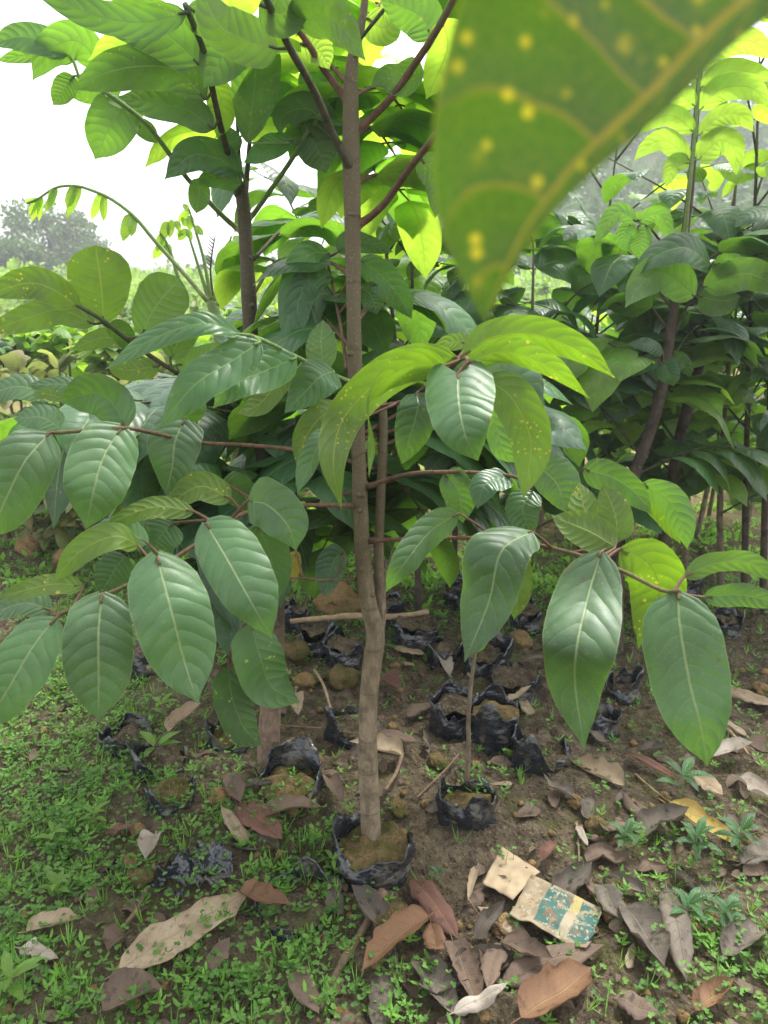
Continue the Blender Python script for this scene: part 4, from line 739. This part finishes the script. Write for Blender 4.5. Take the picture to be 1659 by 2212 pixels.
for i, (px, py, w, hh, lab, so, te, ms, op) in enumerate([
    (806, 1868, 170, .062, 'black bag holding the nearest trunk, its torn rim standing behind the stem', .75, .35, True, .25),
    (628, 1712, 140, .05, 'black torn bag rim around mossy soil, just right of the second trunk foot', .5, .7, True, .3),
    (1010, 1745, 125, .05, 'small open black bag holding the thin bare seedling stem', .35, .5, True, .35),
    (1165, 1640, 125, .055, 'slumped black bag with a torn side below the inner big hanging right leaf', .55, .7, False, .5),
    (1290, 1572, 85, .05, 'black bag sunk in soil between the two big hanging right leaves', .3, .3, False, .1),
    (975, 1575, 95, .085, 'upright wrinkled black bag behind the bare seedling stem', .9, .2, False, 0),
    (1068, 1600, 105, .09, 'upright black bag with bare soil top, right of the wrinkled one', .85, .25, True, 0),
    (1110, 1505, 105, .085, 'upright black bag half behind the left big hanging leaf', .85, .25, False, 0),
    (1052, 1450, 100, .08, 'black bag behind the seedling stem top', .8, .3, False, 0),
    (965, 1430, 80, .07, 'black bag with a tan leaf at its left', .8, .3, False, 0),
    (900, 1395, 95, .085, 'shiny black bag right under the pale stick end', .9, .2, False, 0),
    (745, 1430, 82, .08, 'upright black bag left of the nearest trunk with dry stalks on top', .9, .2, False, 0),
    (688, 1405, 76, .085, 'upright black bag below the middle of the pale stick', .95, .15, False, 0),
    (640, 1362, 60, .085, 'black bag under the left end of the pale stick', .9, .2, False, 0),
    (765, 1585, 120, .075, 'collapsed black bag pressed against the left of the nearest trunk', .4, .6, False, .3),
    (505, 1600, 110, .06, 'open black bag beneath the two shaded spotted leaves', .3, .5, True, .3),
    (275, 1610, 105, .03, 'thin torn black bag rim in the grass at left', .7, .9, False, .6),
    (345, 1655, 120, .035, 'curved black bag rim beside the low bright seedling', .6, .8, False, .5),
    (370, 1725, 105, .03, 'half-buried mossy black bag rim in the weeds', .8, .8, True, .7),
    (640, 1965, 170, .022, 'buried torn black bag edge beneath the orange-brown leaf tip', .6, .9, False, .6),
    (700, 1300, 62, .09, 'black bag far behind under the drooping dark leaf', .9, .2, False, 0),
    (312, 1445, 66, .07, 'black bag with dark soil behind the hanging left leaves', .9, .3, False, 0),
    (1135, 1355, 62, .08, 'far black bag at the foot of the dark leafy sapling', .9, .3, False, 0),
    (1345, 1500, 70, .06, 'torn black bag between the big right leaves further back', .5, .6, False, .3),
    (480, 1390, 60, .06, 'black bag in grass left of the second trunk', .8, .4, False, .2),
    (1230, 1330, 60, .08, 'far black bag behind the reddish leaf stalk', .9, .2, False, 0),
    (845, 1350, 55, .085, 'far black bag hidden behind the nearest trunk fork', .9, .2, False, 0),
    (1570, 1360, 60, .07, 'far black bag at the right behind the pale hanging leaf', .9, .3, False, 0),
    (1480, 1300, 55, .08, 'far black bag under the slender sapling', .9, .3, False, 0),
    (985, 1310, 50, .08, 'far black bag under the tall bright sapling', .9, .2, False, 0)]):
    polybag(px, py, w, hh, lab, so, te, i, i * 1.7, ms, op)
# crumpled plastic sheet by the pale leaf
p = gpt(425, 1890); mb = MB(); n = 50; X, Y = np.meshgrid(np.linspace(-1, 1, n), np.linspace(-1, 1, n), indexing='ij')
xx = X * .075 + .02 * (vn(X * 3, Y * 3, 31) - .5); yy = Y * .06 + .02 * (vn(X * 3 + 7, Y * 3, 32) - .5)
Zs = .006 + .05 * np.abs(vn(X * 2.2 + 3, Y * 2.2, 33) - .5) + .03 * np.abs(vn(X * 6, Y * 6 + 2, 34) - .5) + gz(xx + p[0], yy + p[1]) - p[2]
keep = (vn(X * 3 + 4, Y * 3 + 4, 35) + .15 > np.sqrt(X ** 2 + Y ** 2) * .75)
Q = grid_q(n, n)[:, ::-1]; kf = keep.reshape(-1); Q = Q[kf[Q].all(1)]; mb.add(np.stack([xx, yy, Zs], -1).reshape(-1, 3), Q)
o = link('torn_bag_sheet', mb.mesh('torn_bag_sheet'), M['film'], loc=tuple(p)); tag(o, 'crumpled dirty black plastic scrap lying beside the large pale dead leaf', 'plastic scrap'); o.modifiers.new('s', 'SOLIDIFY').thickness = .001

# ---------------------------------------------------------------- litter
def dead(a, b, hw, mat, label, lift=.03, fold=.4, curl=.5, seed=0, roll=0, prof='ell', wave=.16, name='fallen_leaf', mid=.6, jag=.25):
    A_, B_ = gpt(*a), gpt(*b); L = np.linalg.norm(B_ - A_); d = nrm(B_ - A_); s_ = np.cross(d, [0, 0, 1.])
    M_ = (A_ + B_) / 2 + s_ * L * .05 * math.sin(seed * 2.1); M_[2] = float(gz(M_[0], M_[1]))
    A_[2] += lift * .5 + .004; M_[2] += lift * mid + .008; B_[2] += lift * (.4 + .8 * (seed % 3) * .5) + .004
    H = hw * mpp(a[1], A_[1]); N = nrm(np.array([0, 0, 1.]) + s_ * math.tan(R(roll)) * .6)
    mb = MB(); add_leaf(mb, [A_, A_ * .5 + M_ * .5 + [0, 0, .004], M_, B_ * .5 + M_ * .5, B_], N, H, 24, 10, fold, -.0, wave, prof, rnd=.5, seed=seed, curl=curl * (1 if seed % 2 else -1) * .8, jag=jag)
    add_tube(mb, [A_ - d * min(.03, L * .15), A_, A_ + d * .01], .0013, .001, 5, 5)
    o = link(name, mb.mesh(name, True, A_), M[mat], loc=tuple(A_)); return tag(o, label, 'dead leaf')
for i, (a, b, hw, mt, lab, kw) in enumerate([
    ((262, 2115), (545, 1935), 62, 'd_tan', 'largest pale tan dead leaf lying in the weeds at lower left', dict(lift=.035, fold=.1, curl=.2)),
    ((520, 1950), (632, 1990), 30, 'd_orange', 'orange-brown curled dead leaf touching the large pale leaf tip', dict(lift=.05)),
    ((515, 1750), (612, 1845), 40, 'd_red', 'red-brown dead leaf left of the nearest bag', dict(lift=.03)),
    ((570, 1782), (698, 1755), 26, 'd_brown', 'dark brown dead leaf tucked behind the red-brown one', {}),
    ((505, 1690), (522, 1768), 24, 'd_brown', 'grey-brown dead leaf standing above the red-brown one', dict(lift=.05)),
    ((365, 1600), (438, 1560), 26, 'd_tan', 'tan dead leaf leaning by the spotted hanging leaf tip', dict(lift=.05)),
    ((640, 1512), (645, 1558), 18, 'd_tan', 'small tan dead leaf right of the second trunk', dict(lift=.04)),
    ((712, 1705), (742, 1770), 20, 'd_brown', 'brown dead leaf upright between the two nearest trunks', dict(lift=.05)),
    ((808, 1602), (902, 1640), 22, 'd_brown', 'curled ribbed brown leaf against the right of the nearest trunk', dict(lift=.04, curl=.9)),
    ((950, 1432), (972, 1480), 18, 'd_pale', 'small cream dead leaf behind the seedling stem', dict(lift=.05)),
    ((855, 1408), (918, 1434), 20, 'd_tan', 'curled tan leaf below the pale stick end', dict(lift=.04, curl=.8)),
    ((822, 1478), (862, 1530), 22, 'd_red', 'dark red-brown leaf right behind the nearest trunk', dict(lift=.05)),
    ((890, 1915), (992, 2045), 32, 'd_red', 'pinkish brown dead leaf below the nearest bag', dict(lift=.03)),
    ((925, 2005), (780, 2140), 36, 'd_orange', 'bright orange-brown folded leaf at lower centre', dict(lift=.05, fold=.5)),
    ((930, 2020), (940, 2110), 26, 'd_orange', 'orange leaf fold lying right of the bright folded one', dict(lift=.05)),
    ((978, 2055), (1035, 2200), 32, 'd_brown', 'long brown leaf right of the orange folded leaf', dict(lift=.04)),
    ((1080, 2055), (1052, 2165), 26, 'd_brown', 'narrow brown leaf pointing down beside the carton', {}),
    ((1085, 2050), (1190, 2112), 30, 'd_brown', 'smooth grey-brown leaf just below the carton', dict(lift=.035)),
    ((1085, 2135), (1305, 2050), 38, 'd_brown', 'wide dark brown leaf under the carton corner', dict(lift=.02)),
    ((1125, 2215), (1275, 2115), 52, 'd_orange', 'broad rusty leaf at the bottom edge below the carton', dict(lift=.03)),
    ((980, 2210), (1095, 2172), 20, 'd_pale', 'crumpled cream leaf at the bottom edge', dict(lift=.04, curl=.9, wave=.3)),
    ((905, 2095), (990, 2215), 36, 'd_grey', 'dark grey-brown leaf at the bottom centre', {}),
    ((1300, 1930), (1342, 2015), 32, 'd_grey', 'crinkled grey leaf at the right end of the carton', dict(lift=.035, wave=.25)),
    ((1350, 1975), (1430, 2125), 46, 'd_grey', 'large dark grey leaf right of the carton', dict(lift=.03)),
    ((1440, 1950), (1480, 2140), 34, 'd_grey', 'long grey-brown leaf hanging over the dark grey one', dict(lift=.04)),
    ((1440, 1752), (1590, 1850), 30, 'd_yellow', 'bright yellow fallen leaf at the right', dict(lift=.03)),
    ((1355, 1642), (1455, 1712), 15, 'd_red', 'narrow pinkish leaf under the drooping seedling at right', {}),
    ((225, 2200), (355, 2150), 46, 'd_brown', 'broad brown leaf at the bottom left', dict(lift=.03)),
    ((640, 2110), (690, 2215), 30, 'd_brown', 'brown leaf at the bottom edge beside the long stick', {}),
    ((60, 2030), (182, 2018), 26, 'd_tan', 'dull tan leaf among weeds at far lower left', dict(lift=.03)),
    ((48, 2070), (130, 2088), 22, 'd_pale', 'ragged pale leaf at far lower left', dict(lift=.04, wave=.3)),
    ((338, 1828), (318, 1892), 26, 'd_pale', 'cupped pale leaf left of the plastic scrap', dict(lift=.05, curl=.8)),
    ((232, 1808), (290, 1815), 20, 'd_red', 'dark red leaf half hidden in the weeds', {}),
    ((1170, 1872), (1202, 1836), 15, 'd_red', 'small reddish leaf above the carton', dict(lift=.03)),
    ((1565, 1498), (1680, 1545), 26, 'd_tan', 'tan leaf by the right edge beside the pale hanging leaf', dict(lift=.03)),
    ((1540, 1650), (1620, 1640), 24, 'd_pale', 'grey cream leaf under the pale hanging leaf tip', dict(lift=.04)),
    ((1500, 1690), (1560, 1730), 26, 'd_tan', 'tan leaf below the grey cream one at right', {}),
    ((1590, 1700), (1680, 1760), 30, 'd_pale', 'pale leaf at the right edge above the yellow leaf', dict(lift=.04)),
    ((1600, 1880), (1690, 1840), 32, 'd_grey', 'greyish leaf at the right edge below the yellow leaf', dict(lift=.03)),
    ((1560, 2080), (1650, 2020), 34, 'd_grey', 'grey leaf in the lower right corner weeds', {}),
    ((1330, 2170), (1420, 2215), 34, 'd_brown', 'brown leaf at the bottom right of the rusty one', {}),
    ((1500, 2200), (1580, 2150), 30, 'd_orange', 'orange-brown leaf in the lower right corner', {}),
    ((690, 1690), (745, 1700), 14, 'd_brown', 'curled strip of leaf between the two nearest trunks', dict(curl=.9)),
    ((270, 2040), (235, 2080), 30, 'd_brown', 'faded brown leaf behind the broad bottom left one', {}),
    ((455, 2110), (500, 2060), 26, 'd_brown', 'brown leaf underneath the largest pale leaf', {}),
    ((1030, 1890), (1010, 1960), 10, 'd_tan', 'narrow tan shred left of the carton flap', {}),
    ((1245, 1800), (1268, 1850), 10, 'd_pale', 'narrow cream shred above the carton', {}),
    ((470, 1530), (500, 1490), 16, 'd_brown', 'brown leaf left of the shaded spotted leaves', dict(lift=.04)),
    ((880, 1560), (935, 1530), 18, 'd_brown', 'dull brown leaf left of the wrinkled upright bag', dict(lift=.03)),
    ((1085, 1560), (1145, 1535), 12, 'd_tan', 'crinkled tan strip on the bag right of the seedling', dict(lift=.1, wave=.3))]):
    dead(a, b, hw, mt, lab, seed=i, **kw)
LMES = []
for k in range(8):
    mb = MB(); L = .05 + .008 * k; add_leaf(mb, [[0, 0, 0], [L * .33, .004 * (k % 3), .006], [L * .7, 0, .008 * (k % 2)], [L, 0, .012]], (0, 0, 1), L * (.2 + .03 * (k % 3)), 16, 8, .35 if k % 2 else -.2, 0, .25, rnd=.5, seed=k * 7, curl=.6 if k % 3 else -.5, jag=.4)
    me = mb.mesh('litter_leaf'); me.materials.append(M[['d_brown', 'd_grey', 'd_brown', 'd_tan', 'd_grey', 'd_grey', 'd_brown', 'd_tan'][k]]); LMES.append(me)
rl = np.random.default_rng(17); cs = []
for i in range(85):
    if i < 45: c = gpt(rl.uniform(1180, 1690), rl.uniform(1480, 2200))
    elif i < 62: c = gpt(rl.uniform(700, 1250), rl.uniform(1950, 2210))
    else: c = gpt(rl.uniform(450, 1200), rl.uniform(1420, 1850))
    if any(abs(c[0] - q[0]) + abs(c[1] - q[1]) < .03 for q in cs): continue
    cs.append(c); k = int(rl.integers(8)); o = link('fallen_leaf', LMES[k], None, loc=(c[0], c[1], c[2] + .008)); o.rotation_euler = (rl.uniform(-.4, .4), rl.uniform(-.4, .4), rl.uniform(0, 6.28)); sc_ = rl.uniform(.7, 1.5); o.scale = (sc_,) * 3
    tag(o, 'small curled dry leaf strewn among the litter on the soil', 'dead leaf', 'small dry leaves strewn over the soil')
mb = MB()      # small crumbs of leaf and straw nobody could count
for i in range(900):
    y = rng.uniform(.78, 3.2); x = rng.uniform(-.72, .72) * y; z = float(gz(x, y)) + .004; a = rng.uniform(0, 6.28); L = rng.uniform(.008, .035) if rng.random() < .75 else rng.uniform(.03, .07); d = np.array([math.cos(a), math.sin(a), rng.uniform(-.1, .25)])
    if i % 3: add_leaf(mb, [[x, y, z], np.array([x, y, z + .003]) + d * L * .5, np.array([x, y, z]) + d * L], nrm(np.array([0, 0, 1]) + rng.normal(size=3) * .4), L * rng.uniform(.2, .4), 5, 2, .3, 0, .2, rnd=rng.random(), seed=i)
    else: add_tube(mb, [[x, y, z], np.array([x, y, z + .002]) + d * L, np.array([x, y, z]) + d * L * 2 + [0, .01, 0]], .001, .0007, 4, 6)
tag(link('leaf_litter', mb.mesh('leaf_litter'), M['d_brown']), 'small brown leaf crumbs and straw strewn over the soil', 'leaf litter', kind='stuff')
def stick(P, r0, r1, mat, label, lift=.012, heights=None):
    pts = [gpt(*p) for p in P]
    for i, p in enumerate(pts): p[2] += (heights[i] if heights else lift)
    mb = MB(); add_tube(mb, pts, r0, r1, 8, 30, knob=.2, seed=int(P[0][0])); o = pts[0]; tag(link('stick', mb.mesh('stick', True, o), M[mat], loc=tuple(o)), label, 'stick')
stick([(630, 1400), (760, 1398), (860, 1385), (925, 1380)], .009, .011, 'twig_pale', 'thick pale stick laid across the row of black bags', heights=[.1, .105, .1, .105])
stick([(828, 1935), (790, 2010), (745, 2080), (690, 2190)], .009, .006, 'twig', 'long brown stick pointing down to the bottom edge')
stick([(680, 1465), (700, 1500), (715, 1550)], .005, .004, 'twig_pale', 'thin pale twig between the two nearest trunks', .03)
stick([(868, 1655), (855, 1685), (832, 1722)], .005, .004, 'twig', 'short brown twig right of the nearest trunk', .02)
stick([(990, 1640), (965, 1670), (900, 1735)], .003, .002, 'twig', 'thin slanting twig left of the seedling bag', .015)
stick([(1535, 1560), (1580, 1600), (1615, 1645)], .005, .004, 'twig_pale', 'pale twig right of the pale hanging leaf', .02)
stick([(283, 1432), (325, 1462)], .008, .007, 'twig_pale', 'stubby pale stick behind the left hanging leaves', .03)
stick([(1245, 1785), (1248, 1830), (1250, 1875)], .003, .0025, 'twig', 'little upright-lying twig above the carton')
stick([(318, 1930), (300, 1970), (272, 2010)], .005, .004, 'twig', 'crooked twig left of the large pale leaf')
stick([(600, 1580), (700, 1588), (775, 1600)], .0025, .002, 'twig', 'thin dark twig lying between the trunks', .02)
stick([(1370, 1680), (1430, 1730), (1480, 1760)], .002, .002, 'straw', 'straw stalk beside the narrow pinkish leaf')
stick([(1010, 1950), (1045, 2010), (1008, 2030)], .002, .0015, 'twig', 'thin bent root left of the carton')
def lump(mb, c, r, s, n=14, m=10, am=.45):
    a = np.linspace(0, 2 * np.pi, n, endpoint=False); b = np.linspace(.02, np.pi - .02, m); A_, B_ = np.meshgrid(a, b, indexing='ij')
    D = np.stack([np.cos(A_) * np.sin(B_), np.sin(A_) * np.sin(B_), np.cos(B_)], -1); rr = r * (1 + am * (vn((D[..., 0] + D[..., 2]) * 1.8 + s, (D[..., 1] - D[..., 2]) * 1.8, s) - .5) + am * .6 * (vn(D[..., 0] * 4 + D[..., 2] * 3 + s, D[..., 1] * 4, s + 1) - .5))
    V = c + D * rr[..., None] * [1, 1, .75]; k, j = np.meshgrid(np.arange(n), np.arange(m - 1), indexing='ij'); k2 = (k + 1) % n
    mb.add(V.reshape(-1, 3), np.stack([k * m + j, k * m + j + 1, k2 * m + j + 1, k2 * m + j], -1).reshape(-1, 4))
for i, (x, y, r_, mt, lab) in enumerate([
    (475, 1728, 22, 'clod', 'pale ochre clod left of the grey-brown leaf'), (945, 1652, 20, 'clod_moss', 'mossy ochre clod right of the nearest trunk'), (1243, 1742, 17, 'clod', 'cube-like ochre clod lying alone on bare soil'),
    (298, 1795, 14, 'clod', 'small ochre clod in the weeds at left'), (735, 1318, 44, 'clod', 'big crumbly ochre clump behind the nearest trunk'), (740, 1478, 34, 'clod_moss', 'mossy clump behind the nearest trunk at left'),
    (655, 1480, 22, 'clod', 'ochre clod between the two nearest trunks'), (640, 1420, 32, 'clod_moss', 'dark mossy clump just right of the second trunk'), (1060, 1405, 26, 'clod', 'ochre clod beside the bags behind the seedling'),
    (1125, 1395, 26, 'clod', 'ochre clod on the far bag row'), (305, 1905, 28, 'clod_moss', 'mossy clod left of the plastic scrap'), (285, 1862, 16, 'clod', 'ochre clod above the left mossy clod'),
    (1085, 2010, 28, 'clod', 'cracked soil clod left of the printed carton'), (1285, 1790, 22, 'clod_moss', 'flat clod right of the lone ochre one'), (850, 2000, 34, 'clod_moss', 'yellowish clod below the nearest bag'),
    (680, 1650, 18, 'clod', 'ochre clod above the torn bag rim'), (1650, 1500, 22, 'clod', 'pale clod at the right edge'), (150, 1215, 26, 'clod', 'pale clod on the far left bed'), (70, 1190, 30, 'clod', 'large pale clod on the far left bed edge'), (860, 1760, 22, 'clod_moss', 'mossy clod inside the nearest bag')]):
    p = gpt(x, y); r = r_ * mpp(y, p[1]); mb = MB(); lump(mb, np.zeros(3), r, i * 3 + 1, 26, 18, .7); tag(link('soil_clod', mb.mesh('soil_clod'), M[mt], loc=(p[0], p[1], p[2] + r * .35)), lab, 'soil clod')
mb = MB()
for i in range(1500):
    y = .78 + 2.6 * rng.random() ** 1.3; x = rng.uniform(-.72, .72) * y; r = .002 + .012 * rng.random() ** 3; lump(mb, np.array([x, y, float(gz(x, y)) + r * .4]), r, i, 6, 5, .8)
tag(link('soil_crumbs', mb.mesh('soil_crumbs'), M['clod']), 'loose ochre crumbs scattered on the dark soil', 'soil crumbs', kind='stuff')
# torn carton
def card(corners, label, mat, name, h=.012, th=.0018, part=None, bend=.012, seed=0, jagx=0):
    c = [gpt(*q) for q in corners]; n = 22; U, V_ = np.meshgrid(np.linspace(0, 1, n), np.linspace(0, 1, n), indexing='ij')
    P = (c[0][None, None] * ((1 - U) * (1 - V_))[..., None] + c[1] * (U * (1 - V_))[..., None] + c[2] * (U * V_)[..., None] + c[3] * ((1 - U) * V_)[..., None])
    zz = np.mean([q[2] for q in c]) + h + bend * (vn(U * 2.5 + seed, V_ * 2.5, seed) - .5) + bend * .5 * (vn(U * 7, V_ * 7, seed + 1) - .5); P[..., 2] = zz
    if jagx: P[-1, :, :2] += (vn(np.arange(n) * .7, np.arange(n) * 0., 3)[:, None] - .5) * .03; 
    mb = MB(); mb.add(P.reshape(-1, 3), grid_q(n, n), None, np.stack([U, V_], -1).reshape(-1, 2)); me = mb.mesh(name, True); o = link(name, me, M[mat], part); 
    if label: tag(o, label, 'carton')
    s_ = o.modifiers.new('s', 'SOLIDIFY'); s_.thickness = th; s_.offset = 0; return o
p = gpt(1180, 1960); ct = tag(link('torn_carton', None, None, loc=tuple(p)), 'flattened torn tan carton with worn teal print on the soil', 'carton')
for o in (card([(1084, 1835), (1166, 1892), (1106, 1968), (1041, 1930)], None, 'card', 'plain_flap', .02, bend=.01, seed=2), card([(1146, 1906), (1305, 1985), (1262, 2075), (1098, 2003)], None, 'card_print', 'printed_panel', .026, bend=.02, seed=5, jagx=1)):
    o.parent = ct; o.matrix_parent_inverse = Matrix.Translation(-Vector(p))

# ---------------------------------------------------------------- weeds
spots = [(-10, 1800, .2, 1.), (-30, 1620, .25, 1.), (10, 2050, .12, .9), (80, 1450, .30, 1.), (40, 1620, .26, 1.), (140, 1760, .22, 1.), (60, 1950, .18, .8), (620, 1300, .28, .9), (430, 1300, .4, .9), (200, 1260, .5, 1.), (600, 2090, .10, .75), (735, 1850, .04, .9), (420, 2160, .12, .8), (300, 1720, .14, .8), (520, 1760, .10, .6), (650, 1880, .1, .7),
         (1500, 1900, .12, .35), (1560, 2080, .12, .4), (880, 2150, .04, .6), (1010, 1700, .04, .9), (460, 1900, .08, .5), (1280, 1270, .5, .5), (1110, 1650, .06, .3), (880, 1300, .3, .6), (640, 2150, .05, .4), (250, 2080, .12, .5)]
SPW = [(gpt(x, y), s, w) for x, y, s, w in spots]
def dens(x, y):
    d = np.zeros_like(x)
    for p, s, w in SPW: d = np.maximum(d, w * np.exp(-((x - p[0]) ** 2 + (y - p[1]) ** 2) / (2 * s * s)))
    return d * (.25 + 1.1 * vn(x / .09, y / .09, 77)) + .012
def weeds(N, ylo, yhi, kind, mat, name, label, sc=1., frac=1., seed=0):
    r = np.random.default_rng(seed); y = r.uniform(ylo, yhi, N); x = r.uniform(-.74, .72, N) * y
    k = r.random(N) < dens(x, y) * frac; x, y = x[k], y[k]; z = gz(x, y); n = len(x); mb = MB(); C, D, U, L, Wd, rn = [], [], [], [], [], []
    for i in range(n):
        b = np.array([x[i], y[i], z[i]]); h = sc * r.uniform(.012, .05); ln = r.normal(size=2) * .3; ax = nrm(np.array([ln[0], ln[1], 1.])); rr = r.random()
        # thin stem quad
        s_ = np.array([.0007, 0, 0]) * sc; mb.add([b - s_, b + s_, b + ax * h + s_ * .6, b + ax * h - s_ * .6], [[0, 1, 2, 3]], None, None, .2)
        if kind == 'clover':
            for m_ in range(int(r.integers(2, 5))):
                a = r.uniform(0, 6.28); q = b + ax * h * r.uniform(.4, 1); d = np.array([math.cos(a), math.sin(a), r.uniform(.1, .8)]); tip = q + d * sc * r.uniform(.006, .016); l = sc * r.uniform(.005, .009)
                for a2 in ((-1.2, 0, 1.2) if r.random() < .6 else (-1.4, -.5, .5, 1.4)):
                    dd = np.array([math.cos(a + a2), math.sin(a + a2), .15]); C.append(tip); D.append(dd); U.append([dd[1], -dd[0], 0.1]); L.append(l); Wd.append(l * .42); rn.append(np.clip(rr + r.uniform(-.2, .2), 0, 1))
        elif kind == 'lance':
            for m_ in range(int(r.integers(4, 9))):
                a = m_ * 2.4 + r.uniform(-.3, .3); q = b + ax * h * (.35 + .65 * m_ / 8.); dd = np.array([math.cos(a), math.sin(a), r.uniform(.15, .7)]); l = sc * r.uniform(.012, .03); C.append(q); D.append(dd); U.append([dd[1], -dd[0], 0]); L.append(l); Wd.append(l * .17); rn.append(np.clip(rr + r.uniform(-.2, .2), 0, 1))
        else:
            for m_ in range(int(r.integers(4, 8))):
                a = r.uniform(0, 6.28); dd = np.array([math.cos(a), math.sin(a), r.uniform(.8, 2.5)]); l = sc * r.uniform(.02, .06); C.append(b); D.append(dd); U.append([dd[1], -dd[0], 0]); L.append(l); Wd.append(np.full((), .0011 * sc)); rn.append(rr)
    quad_leaves(mb, np.array(C), np.array(D), np.array(U), np.array(L), np.array(Wd, float), np.array(rn)); tag(link(name, mb.mesh(name, False), M[mat]), label, 'weeds', kind='stuff')
weeds(31000, .8, 3.3, 'clover', 'weed', 'clover_weeds', 'low clover-like weeds spread over the damp soil', frac=.66, seed=1, sc=.95)
weeds(14500, .8, 3.4, 'lance', 'weed_b', 'slender_weeds', 'slender bright weeds with narrow leaves', frac=.45, seed=2, sc=.8)
weeds(8500, .8, 3.3, 'grass', 'weed_b', 'grass', 'thin bright grass blades', frac=.45, seed=3)
for nm, N, ylo, yhi, sc, md in [('far_grass', 5500, 2.6, 9.5, 2.2, 0)]:
    r = np.random.default_rng(5); y = ylo + (yhi - ylo) * r.random(N) ** .8; x = r.uniform(-.62, .62, N) * y; k = r.random(N) < vn(x / .5, y / .5, 90) * 1.2; x, y = x[k], y[k]; n = len(x); m_ = 9
    C = np.repeat(np.stack([x, y, gz(x, y)], 1), m_, 0) + r.normal(size=(n * m_, 3)) * [.03, .03, 0]; D = r.normal(size=(n * m_, 3)); D[:, 2] = np.abs(D[:, 2]) * .8 + .3
    mb = MB(); quad_leaves(mb, C + np.array([0, 0, .02]) * r.random((n * m_, 1)), D, rdir(n * m_), r.uniform(.02, .06, n * m_), r.uniform(.004, .01, n * m_), r.random(n * m_)); tag(link(nm, mb.mesh(nm, False), M['weed_b']), 'bright grass and weeds carpeting the ground between the far rows', 'grass', kind='stuff')
def seedling(px, py, s, n, L, label, mat='leaf_lime', seed=0):
    p = gpt(px, py); r = np.random.default_rng(seed + 3); sc = mpp(py, p[1]); h = s * sc; root = tag(link('weed_seedling', None, None, loc=tuple(p)), label, 'seedling'); mb = MB(); add_tube(mb, [(0, 0, -.01), (.004, 0, h * .5), (0, .002, h)], .0018, .001, 6, 8); link('stem', mb.mesh('stem'), M['stem_green'], root)
    for k in range(n):
        a = k * 2.39 + r.uniform(-.3, .3); z = h * (1 - .6 * (k // 4) / max(1, n / 4)); d = nrm(np.array([math.cos(a), math.sin(a), r.uniform(.1, .6)])); l = L * sc * r.uniform(.75, 1.15); b = np.array([0, 0, z]); mb = MB()
        add_leaf(mb, [b, b + d * l * .5 + [0, 0, .002], b + d * l - [0, 0, l * .15]], (0, 0, 1), l * .17, 10, 6, .3, .1, .04, 'lan', rnd=r.random()); link('leaf', mb.mesh('leaf'), M[mat], root)
for i, a in enumerate([(1468, 1725, 60, 5, 62, 'green seedling with spreading narrow leaves below the pale hanging leaf', 'leaf_mid'), (1345, 1840, 50, 9, 42, 'low leafy seedling above the carton at right', 'leaf_mid'), (1495, 1870, 80, 9, 50, 'tall thin seedling standing over the yellow leaf', 'leaf_mid'), (1590, 1850, 70, 8, 55, 'seedling at the right edge beside the yellow leaf', 'leaf_mid'),
                       (1480, 2000, 60, 7, 60, 'broad-leaved seedling over the dark grey leaves', 'leaf_mid'), (1560, 2010, 60, 9, 55, 'pale green seedling in the lower right weeds', 'leaf_mid'), (340, 1640, 30, 4, 55, 'lime seedling with broad leaves on the curved bag rim', 'leaf_lime'), (352, 1560, 45, 5, 36, 'lime seedling left of the spotted leaf tip', 'leaf_lime'),
                       (120, 1830, 40, 6, 42, 'pale seedling in the lush weeds at left', 'leaf_lime'), (125, 1950, 50, 7, 48, 'taller pale seedling in the lush weeds lower left', 'leaf_lime'), (30, 2160, 60, 6, 70, 'bright seedling in the lower left corner', 'leaf_lime'), (945, 1905, 25, 5, 24, 'tiny seedling right of the nearest bag', 'leaf_mid'),
                       (1110, 2010, 25, 3, 32, 'tiny seedling overlapping the printed carton edge', 'leaf_mid'), (205, 1790, 40, 7, 38, 'seedling beside the dark red leaf', 'leaf_lime'), (720, 1905, 60, 6, 34, 'seedling leaning on the left of the nearest bag', 'leaf_lime')]):
    seedling(*a[:6], a[6], i)

# ---------------------------------------------------------------- haze
bpy.ops.mesh.primitive_cube_add(size=1, location=(0, 45, 6.5)); hz = bpy.context.object; hz.name = 'haze'; hz.scale = (200, 104, 16); tag(hz, 'thin pale haze in the humid air', 'haze', kind='stuff')
g = NT('haze'); pv = g.n('ShaderNodeVolumePrincipled'); pv.inputs['Density'].default_value = .006; pv.inputs['Anisotropy'].default_value = .4; pv.inputs['Color'].default_value = (.95, .97, 1, 1); g.l(pv.outputs[0], g.out.inputs['Volume']); hz.data.materials.append(g.m)
